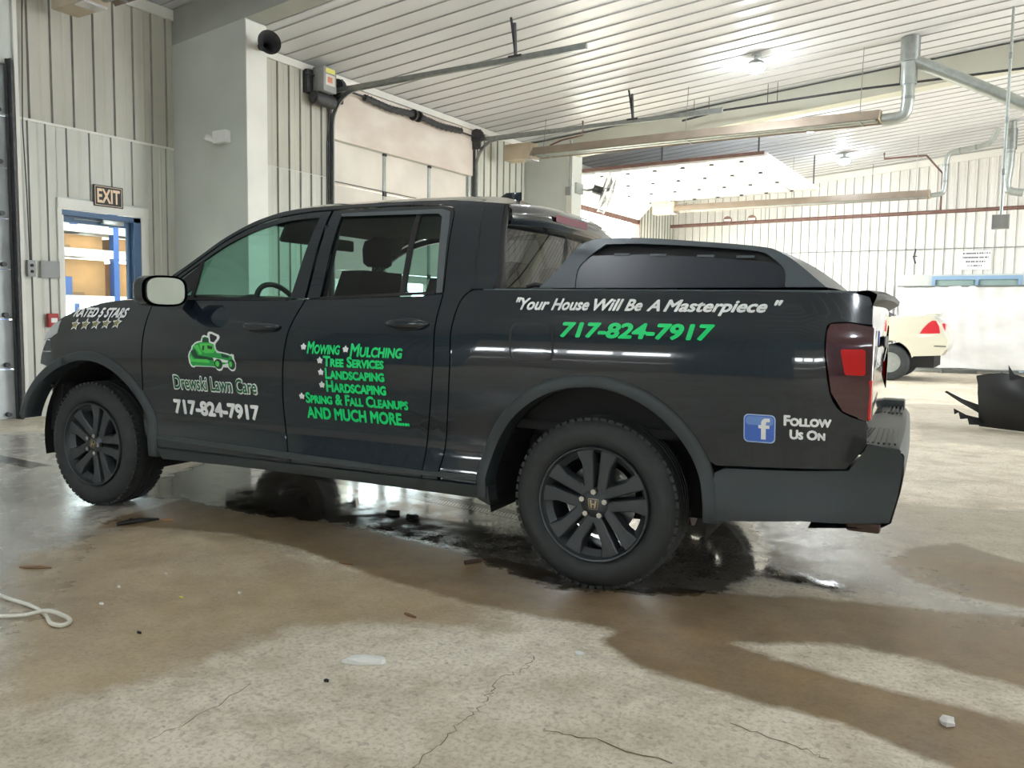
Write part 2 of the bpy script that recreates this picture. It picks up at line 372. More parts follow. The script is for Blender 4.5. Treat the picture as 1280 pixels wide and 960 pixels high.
# columns (clad steel frames)
B().poly([(XL, YJ, 0), (-3.08, YJ, 0), (-3.08, YJ, zc(-3.08)+.010), (XL, YJ, zc(XL)+.010)], (0, .3, 0)).build('trim_2', 'wall_plain', kind='structure', label='plain grey clad column beside the exit door wall')
B().box2((-3.079, YJ-.004, 0), (-3.065, YJ+.3, zc(-3.08)-.01)).build('trim_3', 'trim_white', kind='structure')
B().box2((XG+.002, YC, 0), (-2.60, YC+.42, zc(-3.4)-.03)).build('trim_4', 'wall_plain', kind='structure', label='plain clad column at the second frame', bevel=.004)
B().box2((-2.70, YC-.012, 0), (-2.585, YC-.001, zc(-2.8)-.38)).build('trim_5', 'trim_white', kind='structure')
# garage wall sheets
def zt2(x, y): return zc(XG)-.10
y = YJ+.30
for k in range(2):
    w = (5.72-y)/(2-k); 
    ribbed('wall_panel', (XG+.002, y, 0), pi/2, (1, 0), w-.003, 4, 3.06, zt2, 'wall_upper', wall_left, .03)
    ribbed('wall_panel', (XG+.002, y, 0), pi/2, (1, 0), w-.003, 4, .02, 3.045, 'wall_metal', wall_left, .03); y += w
y = 9.33
for k in range(2):
    w = (YC-.003-y)/(2-k)
    ribbed('wall_panel', (XG+.002, y, 0), pi/2, (1, 0), w-.003, 4, .02, zt2, 'wall_metal', wall_left, .03); y += w
y = 16.78
for k in range(3):
    w = (YE-.005-y)/(3-k)
    ribbed('wall_panel', (XG+.002, y, 0), pi/2, (1, 0), w-.003, 4, .02, zt2, 'wall_metal', wall_left, .03); y += w
B().box2((XG+.003, YJ+.302, zc(XG)-.10), (XG+.045, YC-.004, zc(XG)-.005)).build('trim_6', 'trim_white', kind='structure')
B().box2((XG+.003, YC+.43, zc(XG)-.10), (XG+.045, YE-.004, zc(XG)-.005)).build('trim_7', 'trim_white', kind='structure')
# back wall, near wall, right wall
def gable(y0, y1, name, label=None):
    pts = [(XG-.2, 0), (XR, 0), (XR, zc(XR)+.02), (XRIDGE, zc(XRIDGE)+.02), (XG-.2, zc(XG-.2)+.02)]
    return B().poly([(x, y0, z) for x, z in pts], (0, y1-y0, 0)).build(name, 'wall_plain', kind='structure', label=label)
wall_back = gable(YE, YE+.2, 'wall_back', 'tall white ribbed metal wall at the far end')
x = XG+.01
for k in range(20):
    w = .82
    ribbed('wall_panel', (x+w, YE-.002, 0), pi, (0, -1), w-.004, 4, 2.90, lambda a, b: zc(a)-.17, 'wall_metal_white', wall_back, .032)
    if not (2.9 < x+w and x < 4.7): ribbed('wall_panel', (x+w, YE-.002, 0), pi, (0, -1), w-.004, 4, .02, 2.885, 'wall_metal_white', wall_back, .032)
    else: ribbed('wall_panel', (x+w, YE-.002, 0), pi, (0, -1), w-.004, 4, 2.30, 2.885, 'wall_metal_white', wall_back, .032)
    x += w
B().box2((XG+.01, YE-.045, 2.885), (XR-.1, YE-.035, 2.905)).build('lap_strip', 'galv', wall_back)
def sloped(a, b, y0, y1, zo0, zo1, name, m, **k):
    pts = [(a, zc(a)+zo0), (b, zc(b)+zo0), (b, zc(b)+zo1), (a, zc(a)+zo1)]
    return B().poly([(x, y0, z) for x, z in pts], (0, y1-y0, 0)).build(name, m, **k)
sloped(XG+.05, XRIDGE, YE-.06, YE-.003, -.17, -.01, 'trim_8', 'trim_white', kind='structure')
B().box2((XR, YN, 0), (XR+.2, 8.5, 4.8)).box2((XR, 8.5, 3.8), (XR+.2, 12.5, 4.8)).box2((XR, 12.5, 0), (XR+.2, YE, 4.8)).build('wall_right', 'wall_metal', kind='structure')  # open doorway out of view, added to bring in daylight
nw = B().box2((XL-.2, YN-.2, 0), (-1.5, YN, 5.6)).box2((-1.5, YN-.2, 3.4), (2., YN, 5.6)).box2((2., YN-.2, 0), (5.5, YN, 5.6)).box2((5.5, YN-.2, 3.4), (9, YN, 5.6)).box2((9, YN-.2, 0), (XR+.2, YN, 5.6))
wall_near = nw.build('wall_near', 'wall_near_metal', kind='structure')
for k in range(21):
    x = XL+.02+.82*k
    if x < XR-.85: ribbed('wall_panel', (x, YN+.002, 0), 0, (0, 1), .816, 4, 3.42, 4.9, 'wall_near_metal', wall_near, .03)
    if x < XR-.85 and not (-2.3 < x < 2.0) and not (4.7 < x < 9): ribbed('wall_panel', (x, YN+.002, 0), 0, (0, 1), .816, 4, .02, 3.41, 'wall_near_metal', wall_near, .03)
def overhead_near(x0, x1, name):
    d = B()
    for i in range(5):
        z0 = i*.68
        if i == 2:
            d.box2((x0, YN-.1, z0), (x1, YN-.05, z0+.15)).box2((x0, YN-.1, z0+.53), (x1, YN-.05, z0+.675))
            for q in range(5): xx = x0+(x1-x0)*q/4; d.box2((xx-.08, YN-.1, z0+.15), (xx+.08, YN-.05, z0+.53))
        else: d.box2((x0, YN-.1, z0+.004), (x1, YN-.05, z0+.675))
    d.build(name, 'door_cream', kind='structure')
overhead_near(-1.5, 2., 'door_4'); overhead_near(5.5, 9, 'door_5')
# ---------------------------------------------------------------- ceilings
ceiling = B()
def roofslab(x0, x1, y0, y1, hi):
    p = [(x0, zc(x0, hi)+.012), (x1, zc(x1, hi)+.012), (x1, zc(x1, hi)+.15), (x0, zc(x0, hi)+.15)]
    ceiling.poly([(x, y0, z) for x, z in p], (0, y1-y0, 0))
roofslab(XL-.2, XRIDGE, YN-.2, YJ, True); roofslab(XRIDGE, XR+.2, YN-.2, YJ, True)
roofslab(XL-.2, XRIDGE, YJ+.3, YE+.2, False); roofslab(XRIDGE, XR+.2, YJ+.3, YE+.2, False)
ceiling = ceiling.build('ceiling', 'ceiling_metal', kind='structure', label='white ribbed metal ceiling sloping up to the right')
def ceil_panel(x0, x1, y0, w, hi, ribs=3):
    prof = [(0, 0)]; p = w/ribs
    for i in range(ribs):
        c = p*(i+.5); prof += [(c-.013, 0), (c-.007, -.016), (c+.007, -.016), (c+.013, 0)]
    prof += [(w-.003, 0)]
    rows = [[(x, y0+u, zc(x, hi)+.006+q) for u, q in prof] for x in (x0, x1)]
    o = B().grid(rows).build('ceiling_panel', 'ceiling_metal', ceiling, recalc=False); o.data.materials.append(MATS['ceiling_rib_shade'])
    for j in range(len(prof)-1):
        if prof[j][1] == 0 and prof[j+1][1] < 0: o.data.polygons[j].material_index = 1
y = YJ+.302
n = 16; w = (YE-.003-y)/n
for k in range(n):
    ceil_panel(XG+.003, XRIDGE, y, w, False); ceil_panel(XRIDGE, XR-.01, y, w, False); y += w
y = YN+.01; n = 13; w = (YJ-.003-y)/n
for k in range(n):
    ceil_panel(XL+.003, XRIDGE, y, w, True); ceil_panel(XRIDGE, XR-.01, y, w, True); y += w
# frame beams
def beam(y0, y1, zo0, name, m, hi0=0., label=None):
    pts = [(XL+.004 if y0 < 5 else XG+.01, 0), (XRIDGE, 0), (XR-.01, 0)]
    low = [(x, zc(x)+zo0) for x, _ in pts]; top = [(x, zc(x)+hi0) for x, _ in reversed(pts)]
    return B().poly([(x, y0, z) for x, z in low+top], (0, y1-y0, 0)).build(name, m, kind='structure', label=label)
beam(YJ+.002, YJ+.298, .012, 'beam', 'beam_grey', .58, 'dark grey beam face above the clad column')
b2_ = beam(YC+.02, YC+.30, -.385, 'beam', 'beam_paint', -.026, 'beige steel frame beam crossing under the ceiling')
for x in (3.0, 5.2, 7.4): B().box2((x-.01, YC-.03, zc(x)-.38), (x+.01, YC+.02, zc(x)-.03)).build('stiffener', 'beam_paint', b2_)
# ---------------------------------------------------------------- outer rooms / openings
# room behind the exit door with pallet rack
B().box2((-8.2, 0.6, 2.0), (-8.0, 7.2, 3)).box2((-8.2, .6, 0), (-8., 1.8, 2.0)).box2((-8.2, 6.2, 0), (-8., 7.2, 2.0)).box2((-8.2, .6, 0), (-4.6, .8, 3)).box2((-8.2, 7.0, 0), (-4.6, 7.2, 3)).box2((-8.2, .6, 2.9), (-4.6, 7.2, 3)).build('wall_store_room', 'white_paint', kind='structure')  # far wall opening is added, so daylight throws glare on the wet floor
# ---------------------------------------------------------------- exit door
d1 = thing('door_1', (XL, 2.89, 0), 'open blue steel doorway with glass leaf and closer below the exit sign', 'door', kind='structure', absolute=True)
B().box2((XL-.14, 3.27, 0), (XL+.02, 3.36, 2.27)).build('door_jamb', 'blue_frame', d1)
B().box2((XL-.14, 2.40, 0), (XL+.012, 2.425, 2.27)).build('door_jamb', 'white_paint', d1)
B().box2((XL-.14, 2.40, 2.22), (XL+.02, 3.36, 2.28)).build('door_head', 'blue_frame', d1)
lf = B().box2((XL-.09, 2.43, 2.15), (XL-.05, 3.265, 2.215)).box2((XL-.09, 3.23, .01), (XL-.05, 3.265, 2.15)).box2((XL-.09, 2.43, .01), (XL-.05, 2.45, 2.15)).box2((XL-.09, 2.43, .01), (XL-.05, 3.265, .12)).build('leaf_frame', 'blue_frame', d1)
B().box2((XL-.075, 2.45, .12), (XL-.070, 3.23, 2.15)).build('pane', 'pane', d1)
B().box2((XL-.03, 2.88, 2.165), (XL+.03, 3.14, 2.215)).box2((XL-.01, 2.55, 2.185), (XL+.005, 2.88, 2.195)).build('door_closer', 'galv_light', d1, bevel=.006)
B().box2((XL+.001, 2.35, .01), (XL+.03, 2.398, 2.30)).box2((XL+.001, 2.35, 2.285), (XL+.04, 3.46, 2.40)).box2((XL+.001, 3.362, .01), (XL+.03, 3.455, 2.285)).build('door_casing', 'trim_white', d1)
# exit sign
def text_mesh(body, smallcaps=False, shear=0., bold=0., sc=.74):
    cu = bpy.data.curves.new('t', 'FONT'); cu.body = body; cu.size = 1; cu.shear = shear; cu.resolution_u = 3; cu.small_caps_scale = sc
    if smallcaps:
        for i, ch in enumerate(body):
            if ch.islower(): cu.body_format[i].use_small_caps = True
    o = bpy.data.objects.new('t', cu); COL.objects.link(o)
    dg = bpy.context.evaluated_depsgraph_get(); dg.update(); me = bpy.data.meshes.new_from_object(o.evaluated_get(dg))
    bpy.data.objects.remove(o); bpy.data.curves.remove(cu)
    n = len(me.vertices); co = np.zeros(n*3, np.float32); me.vertices.foreach_get('co', co); co = co.reshape(-1, 3)
    return me, co
def text_obj(name, body, m, parent, fn, box, **k):
    """text squeezed into box (u0,u1,v0,v1); fn(u,v) -> 3-D point"""
    lab = k.pop('label', None); bold = k.pop('bold', 0); dn = Vector(k.pop('dn', (0, -1, 0))); src, co = text_mesh(body, **k)
    fs = [tuple(p.vertices) for p in src.polygons]; bpy.data.meshes.remove(src)
    # heavier weight: the letters laid over themselves, each copy shifted by a stroke width and a tenth of a millimetre prouder
    sh = [(0, 0)]+([(bold*cos(pi*q/4), bold*sin(pi*q/4)) for q in range(8)] if bold else [])
    a, b = co.min(0)-bold, co.max(0)+bold; u0, u1, v0, v1 = box; vs, ff = [], []
    for i, (sx, sy) in enumerate(sh):
        o = len(vs)
        vs += [tuple(Vector(fn(u0+(u1-u0)*(c[0]+sx-a[0])/(b[0]-a[0]), v0+(v1-v0)*(c[1]+sy-a[1])/(b[1]-a[1])))+dn*(.0001*i)) for c in co]
        ff += [tuple(q+o for q in f) for f in fs]
    me = bpy.data.meshes.new(name); me.from_pydata(vs, [], ff); me.update()
    return link(name, me, m, parent, label=lab)
es = thing('exit_sign', (XL+.034, 2.94, 2.48), 'black EXIT sign with pale letters above the exit door', 'sign', absolute=True)
B().box2((XL+.034, 2.76, 2.36), (XL+.05, 3.12, 2.60)).build('sign_board', 'sign_black', es)
ef = B()
for a, b in (((2.775, 2.372), (3.105, 2.378)), ((2.775, 2.582), (3.105, 2.588)), ((2.775, 2.372), (2.781, 2.588)), ((3.099, 2.372), (3.105, 2.588))): ef.box2((XL+.050, a[0], a[1]), (XL+.0515, b[0], b[1]))
ef.build('sign_border', 'sign_gold', es)
text_obj('lettering', 'EXIT', 'sign_gold', es, lambda u, v: (XL+.052, u, v), (2.80, 3.08, 2.40, 2.562), bold=.03, dn=(1, 0, 0))
# small wall fittings
t = thing('switch_box', (XL, 2.03, 1.52), 'small dark two-button control box under a cable on the left wall', 'switch', absolute=True)
B().box2((XL+.03, 1.99, 1.52), (XL+.07, 2.075, 1.695)).build('box', 'grey_box', t, bevel=.005)
for z in (1.575, 1.64): B().cyl((XL+.07, 2.032, z), (XL+.08, 2.032, z), .017, 12).build('button', 'black', t)
B().tube([(XL+.04, 2.03, 1.695), (XL+.04, 2.02, 2.4), (XL+.04, 2.0, 3.1), (XL+.04, 2.03, 4.2), (XL+.04, 2.06, 4.9)], .006, 6).build('cable', 'dark_steel', t)
tag(B().box2((XL+.03, 2.14, 1.515), (XL+.045, 2.35, 1.70)).build('wall_plate', 'grey_box', bevel=.004), 'square grey metal plate left of the exit door', 'plate')
t = thing('fire_pull_box', (XL, 2.25, 1.0), 'small red fire alarm pull box low on the left wall', 'alarm', absolute=True)
B().box2((XL+.03, 2.19, .98), (XL+.08, 2.30, 1.13)).build('box', 'red_paint', t, bevel=.006); B().box2((XL+.08, 2.21, 1.03), (XL+.088, 2.28, 1.08)).build('handle', 'white_paint', t)
t = thing('emergency_light', (-3.46, YJ, 3.2), 'white emergency light with side lamp on the grey column', 'light', absolute=True)
B().box2((-3.57, YJ-.09, 3.155), (-3.345, YJ-.002, 3.30)).build('housing', 'white_paint', t, bevel=.008)
B().cyl((-3.55, YJ-.05, 3.19), (-3.64, YJ-.12, 3.235), .028, 12, .045).build('lamp_head', 'white_paint', t, 40)
B().cyl((-3.42, YJ-.05, 3.29), (-3.42, YJ-.05, 3.30), .01, 8).build('indicator', mat('green_led', (60,230,140), .4, emit=(.1,1,.5), estr=2), t)
# horn speaker
t = thing('horn_speaker', (-3.05, 4.0, 4.3), 'dark horn loudspeaker on the column corner below the ceiling', 'speaker', absolute=True)
B().lathe([(.03, -.16), (.035, -.06), (.05, -.02), (.09, .06), (.13, .12), (.135, .125), (.12, .115), (.06, .03), (.03, -.02)], (0, 0, 0), 'x', 24).build('horn', 'dark_steel', t, 50)
hn = [c for c in t.children][0]
hn.data.transform(Matrix.Rotation(-.45, 4, 'Z')); hn.data.transform(Matrix.Translation((-2.87, 3.97, 4.235)))
B().cyl((-3.06, 4.06, 4.27), (-2.98, 4.03, 4.255), .045, 12).build('driver', 'dark_steel', t, 40)
# overhead door at the far left edge
od = thing('door_2', (XL, -.3, 0), 'overhead door with dark steel track at the left edge', 'door', kind='structure', absolute=True)
B().box2((XL-.02, 1.86, .0), (XL+.03, 1.925, 3.75)).box2((XL+.03, 1.875, 0), (XL+.09, 1.885, 3.75)).build('track', 'dark_steel', od)
for i in range(7):
    B().box2((XL-.12, -2.4, i*.53+.004), (XL-.07, 1.925, i*.53+.526)).build('door_panel', 'insulated_panel', od)
    for q in range(4): B().box2((XL-.07, 1.60-q*1.1, i*.53+.02), (XL-.055, 1.66-q*1.1, i*.53+.10)).build('hinge', 'dark_steel', od)
    B().cyl((XL-.07, 1.80, i*.53+.05), (XL-.02, 1.80, i*.53+.05), .025, 10).build('roller', 'dark_steel', od)
B().box2((XL+.001, 1.93, .03), (XL+.012, 1.945, 3.7)).build('weather_strip', 'heater_tan', od)
# store room rack
rk = thing('pallet_rack', (-6.3, 4.0, 0), 'white pallet rack with blue posts seen through the exit doorway', 'rack', absolute=True)
for z0, z1 in ((2.22, 2.31), (1.89, 2.0), (1.26, 1.37)): B().box2((-6.2, 2.6, z0), (-6.14, 5.9, z1)).build('beam', 'white_paint', rk); B().box2((-7.2, 2.6, z0+.02), (-6.2, 5.9, z0+.05)).build('deck', 'white_paint', rk)
for yy in (2.62, 4.13, 5.84): B().box2((-6.24, yy, 0), (-6.135, yy+.08, 2.6)).build('post', 'blue_tape', rk); B().box2((-7.2, yy, 0), (-7.12, yy+.08, 2.6)).build('post', 'blue_tape', rk)
def carton(name, a, b, label, tape=True):
    t = thing(name, ((a[0]+b[0])/2, (a[1]+b[1])/2, a[2]), label, 'box', 'cartons on the pallet rack', absolute=True)
    B().box2(a, b).build('carton', 'cardboard', t, bevel=.006)
    if tape: B().box2((b[0], (a[1]+b[1])/2-.10, a[2]+.02), (b[0]+.002, (a[1]+b[1])/2+.06, a[2]+.10)).build('print', 'cardboard_dark', t)
    return t
carton('cardboard_box', (-6.95, 2.75, 1.318), (-6.27, 3.30, 1.80), 'brown carton on the middle rack shelf, left end')
carton('cardboard_box', (-6.95, 3.34, 1.318), (-6.27, 4.08, 1.86), 'wide brown carton with stain on the middle rack shelf')
t = carton('cardboard_box', (-6.95, 4.26, 1.318), (-6.27, 4.90, 1.84), 'brown carton right of the blue rack post')
B().box2((-6.268, 3.46, 1.32), (-6.262, 3.60, 1.62)).build('blue_label', 'blue_tape', t)
carton('cardboard_box', (-6.95, 3.0, 1.945), (-6.27, 4.05, 2.19), 'long flat carton on the upper rack shelf')
carton('cardboard_box', (-6.95, 4.26, 1.945), (-6.27, 5.0, 2.18), 'flat carton on the upper shelf right of the post')
t = thing('strip_light', (-5.6, 3.6, 2.6), 'bright fluorescent strip light in the room behind the exit door', 'light', absolute=True)
B().box2((-5.68, 2.9, 2.80), (-5.52, 4.8, 2.86)).build('housing', 'white_paint', t); B().cyl((-5.6, 2.95, 2.77), (-5.6, 4.75, 2.77), .02, 10).build('tube', 'tube_glow', t)
t = thing('strip_light', (-5.1, 3.6, 2.6), 'nearer fluorescent strip light behind the exit door head', 'light', absolute=True)
B().box2((-5.18, 1.9, 2.80), (-5.02, 5.8, 2.86)).build('housing', 'white_paint', t); B().cyl((-5.1, 1.95, 2.77), (-5.1, 5.75, 2.77), .02, 10).build('tube', 'tube_glow', t)
# ---------------------------------------------------------------- garage door 1 (closed, with windows)
Y0, Y1 = 5.80, 9.23
g = thing('door_3', (XG, 7.5, 0), 'closed cream overhead door with galvanised track and window row', 'door', kind='structure', absolute=True)
B().box2((XG+.002, 5.72, 3.60), (XG+.035, 9.32, zc(XG)-.11)).build('header_panel', 'door_soot', g)
stile = [5.83, 6.985, 8.104, 9.20]
for i in range(6):
    z0, z1 = i*.6+.005, i*.6+.597
    if i == 2:
        b = B().box2((XG-.10, Y0, z0), (XG-.05, Y1, z0+.16)).box2((XG-.10, Y0, z1-.12), (XG-.05, Y1, z1))
        for q in range(7): yy = Y0+(Y1-Y0)*q/6; b.box2((XG-.10, max(Y0, yy-.06), z0+.16), (XG-.05, min(Y1, yy+.06), z1-.12))
        pn = b.build('door_section', 'door_cream', g)
        for q in range(6): yy = Y0+(Y1-Y0)*q/6; B().box2((XG-.08, yy+.06, z0+.16), (XG-.074, yy+(Y1-Y0)/6-.06, z1-.12)).build('pane', 'pane', pn)
    else: pn = B().box2((XG-.10, Y0, z0), (XG-.05, Y1, z1)).build('door_section', 'door_cream', g, bevel=.004)
    for s in stile:
        B().box2((XG-.05, s-.03, z0+.01), (XG-.035, s+.03, z1-.01)).build('stile', 'galv_light', pn)
    for s in stile[1:3]: B().box2((XG-.05, s-.035, z1-.035), (XG-.02, s+.035, z1+.035)).build('hinge', 'dark_steel', pn)
B().cyl((XG-.02, Y0, 3.03), (XG-.02, Y1, 3.03), .006, 6).build('strut_rod', 'dark_steel', g)
def bend_track(yy, zt_, xend, r=.45, x0=XG+.07):
    P = [(x0, yy, .02), (x0, yy, zt_-r)]
    P += [(x0+r-r*cos(a), yy, zt_-r+r*sin(a)) for a in [pi/2*k/8 for k in range(1, 9)]] + [(xend, yy, zt_+.04)]
    b = B(); rows = []
    for k, p in enumerate(P):
        q = P[min(k+1, len(P)-1)]; o = P[max(k-1, 0)]; d = (Vector(q)-Vector(o)).normalized(); n = Vector((-d.z, 0, d.x)); w = .03
        p = Vector(p); rows.append([p-n*w+Vector((0, .02, 0)), p-n*w, p+n*w, p+n*w+Vector((0, .02, 0))])
    return b.grid(rows)
for yy, xe in ((5.75, .34), (9.29, .80)):
    bend_track(yy, 4.20, xe).build('track', 'galv', g, 50)
    B().box2((XG+.03, yy-.04, .02), (XG+.045, yy+.03, 4.3)).build('track_angle', 'dark_steel', g)
    B().box2((XG+.045, yy-.02, 4.19), (xe, yy+.025, 4.25)).build('track_angle', 'galv', g)
for yy, xx in ((5.75, -.60), (9.29, -.62)):
    B().cyl((xx, yy, 4.27), (xx-.02, yy, zc(xx)-.1), .022, 6).cyl((xx, yy, 4.27), (xx-.10, yy+.05, zc(xx)-.01), .016, 6).box2((xx-.09, yy-.03, 4.235), (xx+.09, yy+.03, 4.26)).build('hanger', 'dark_steel', g)
B().cyl((XG+.13, 5.78, 4.28), (XG+.13, 9.27, 4.24), .016, 8).build('spring_shaft', 'dark_steel', g)
def spring(y0, y1):
    n = int((y1-y0)/.012); P = [(.055*cos(a*2.4), y0+(y1-y0)*a/n, .055*sin(a*2.4)-.04*sin(pi*a/n)) for a in range(n)]
    B().tube([(XG+.13+p[0], p[1], 4.27+p[2]) for p in P], .008, 4).cyl((XG+.13, y0, 4.265), (XG+.13, (y0+y1)/2, 4.23), .048, 12).cyl((XG+.13, (y0+y1)/2, 4.23), (XG+.13, y1, 4.265), .048, 12).build('torsion_spring', 'dark_steel', g, 60)
spring(6.35, 7.45); spring(7.62, 8.75)
for yy in (7.48, 7.60): B().cyl((XG+.13, yy-.02, 4.26), (XG+.13, yy+.02, 4.26), .085, 14).build('spring_plug', 'black_plastic', g, 40)
for yy in (5.83, 9.25): B().cyl((XG+.13, yy-.05, 4.27), (XG+.13, yy+.02, 4.27), .12, 18).box2((XG+.02, yy-.02, 4.05), (XG+.20, yy+.01, 4.38)).build('cable_drum', 'dark_steel', g, 40)
# door operator
t = thing('door_opener_motor', (XG+.2, 5.45, 4.05), 'grey door operator box with yellow label beside the door track', 'motor', absolute=True)
B().box2((XG+.10, 5.36, 4.12), (XG+.30, 5.60, 4.44)).build('housing', 'grey_box', t, bevel=.008)
B().cyl((XG+.17, 5.30, 4.03), (XG+.17, 5.66, 4.03), .085, 16).cyl((XG+.17, 5.28, 4.03), (XG+.17, 5.30, 4.03), .05, 12).build('motor', 'dark_steel', t, 40)
B().box2((XG+.30, 5.40, 4.36), (XG+.302, 5.57, 4.42)).build('label', mat('yellow_label', (228,222,120), .5), t)
B().box2((XG+.30, 5.40, 4.20), (XG+.302, 5.57, 4.34)).build('label', mat('pale_label', (222,214,206), .5), t)
B().box2((XG+.302, 5.43, 4.235), (XG+.303, 5.52, 4.31)).build('label', mat('orange_label', (214,140,116), .5), t)
B().cyl((XG+.12, 5.20, 4.33), (XG+.12, 5.36, 4.33), .014, 8).box2((XG+.02, 5.26, 4.10), (XG+.10, 5.70, 4.40)).build('bracket', 'dark_steel', t)
B().tube([(XG+.1, 5.68, 4.0), (XG+.06, 5.66, 3.5), (XG+.05, 5.66, 1.2)], .008, 6).build('chain', 'dark_steel', t)
# ---------------------------------------------------------------- bay 3 door, open under the ceiling
o3 = thing('door_6', (XG, 14.1, 0), 'overhead door rolled open below the far ceiling', 'door', kind='structure', absolute=True)
B().box2((XG+.002, 11.55, 3.60), (XG+.03, 16.78, zc(XG)-.11)).build('header_panel', 'door_soot', o3)
B().box2((XG-.15, 16.60, 0), (XG+.03, 16.74, 3.60)).box2((XG-.15, 11.52, 0), (XG+.03, 11.62, 3.6)).build('door_jamb', 'rust_pipe', o3)
B().box2((XG+.03, 11.6, 3.50), (XG+.055, 16.7, 3.62)).build('door_head', 'rust_pipe', o3)
mat('open_door', (240,240,240), .5, noise=.05, nscale=3)
for i in range(7):
    x0 = XG+.45+i*.56
    pn = B().box2((x0, 12.1, 3.98+.012*i), (x0+.555, 16.5, 4.03+.012*i)).build('door_section', 'open_door', o3, bevel=.004)
    for q in range(4): B().box2((x0-.02, 12.35+q*1.3, 3.955+.012*i), (x0+.05, 12.41+q*1.3, 3.98+.012*i)).build('hinge', 'dark_steel', pn)
B().poly([(XG+.06, 12.1, 3.62), (XG+.10, 12.1, 3.60), (XG+.47, 12.1, 3.97), (XG+.43, 12.1, 4.0)], (0, 4.4, 0)).build('door_section', 'open_door', o3)
for yy in (12.02, 16.55): bend_track(yy, 4.06, .7, .42).build('track', 'rust_pipe', o3, 50)
for yy in (12.02, 16.55):
    for xx in (-1.2, .6): B().cyl((xx, yy, 4.1), (xx, yy, zc(xx)-.01), .016, 6).build('hanger', 'dark_steel', o3)
# wall fan
t = thing('wall_fan', (XG+.5, 12.6, 3.4), 'large round cage fan on a bracket by the second column', 'fan', absolute=True)
fc = Vector((-2.35, 11.95, 3.60)); ax = Vector((.80, .5, -.28)).normalized(); e1 = ax.orthogonal().normalized(); e2 = ax.cross(e1)
b = B()
for rr, o in ((.38, .0), (.38, .12), (.28, .15), (.16, .16), (.28, -.03)): b.tube([fc+ax*o+rr*(cos(a)*e1+sin(a)*e2) for a in [2*pi*k/30 for k in range(31)]], .007, 5)
for k in range(20):
    a = 2*pi*k/20; u = cos(a)*e1+sin(a)*e2
    b.tube([fc+u*.06+ax*.17, fc+u*.26+ax*.155, fc+u*.38+ax*.12, fc+u*.38, fc+u*.26-ax*.03, fc+u*.08-ax*.04], .0045, 4)
b.build('cage', 'galv_light', t, 60)
b = B()
for k in range(4):
    a = pi/2*k; u = cos(a)*e1+sin(a)*e2; v = ax.cross(u)
    b.add([fc+u*.05-v*.03+ax*.04, fc+u*.33-v*.10+ax*.03, fc+u*.34+v*.08+ax*.09, fc+u*.05+v*.03+ax*.07], [(0,1,2,3)])
    b.add([p for p in [fc+u*.05-v*.03+ax*.044, fc+u*.33-v*.10+ax*.034, fc+u*.34+v*.08+ax*.094, fc+u*.05+v*.03+ax*.074]], [(3,2,1,0)])
b.build('blades', 'galv', t)
B().cyl(fc-ax*.22, fc+ax*.0, .09, 16).build('motor', 'dark_steel', t, 40)
B().tube([tuple(fc-ax*.2), (-2.62, 11.75, 3.62), (-2.60, 11.45, 3.60)], .03, 8).box2((-2.60, 11.2, 3.50), (-2.56, 11.48, 3.70)).build('bracket', 'galv_light', t, 50)
t = thing('junction_box', (-2.64, YC, 3.5), 'small grey junction box on the second column', 'box', absolute=True)
B().box2((-2.70, YC-.06, 3.44), (-2.58, YC-.014, 3.60)).build('box', 'grey_box', t, bevel=.004); B().cyl((-2.62, YC-.035, 3.60), (-2.62, YC-.035, 4.45), .012, 8).build('conduit', 'galv', t)
# ---------------------------------------------------------------- radiant tube heaters
def heater(yy, x0, x1, zz, label, box=True):
    t = thing('radiant_heater', ((x0+x1)/2, yy, zz), label, 'heater', absolute=True)
    if box:
        B().box2((x0-.52, yy-.17, zz-.15), (x0+.02, yy+.12, zz+.13)).build('burner_box', 'heater_tan', t, bevel=.006)
        B().box2((x0-.12, yy-.16, zz-.175), (x0+.06, yy+.08, zz-.151)).build('vent_plate', 'reflector', t)
    prof = [(-.20, -.10), (-.19, -.085), (-.08, .05), (.08, .05), (.19, -.085), (.20, -.10)]
    B().grid([[(x, yy+a, zz+c) for a, c in prof] for x in (x0+.02, x1)]).grid([[(x, yy+a*.97, zz+c-.004) for a, c in prof] for x in (x0+.02, x1)]).build('reflector', 'heater_brown', t)
    for dy in (-.08, .08): B().cyl((x0+.02, yy+dy, zz-.06), (x1-.05, yy+dy, zz-.06), .042, 10).build('tube', 'galv_light', t, 40)
    B().poly([(x1, yy+a, zz+c) for a, c in prof], (.012, 0, 0)).build('end_cap', 'heater_tan', t)
    n = max(2, int((x1-x0)/2.4)); 
    for k in range(n+1):
        xx = x0+.25+(x1-x0-.5)*k/n
        B().box2((xx-.01, yy-.2, zz-.105), (xx+.01, yy+.2, zz-.095)).build('strap', 'galv', t)
        B().cyl((xx, yy-.12, zz-.02), (xx, yy-.03, zc(xx)-.0), .006, 5).build('chain', 'galv', t)
    return t
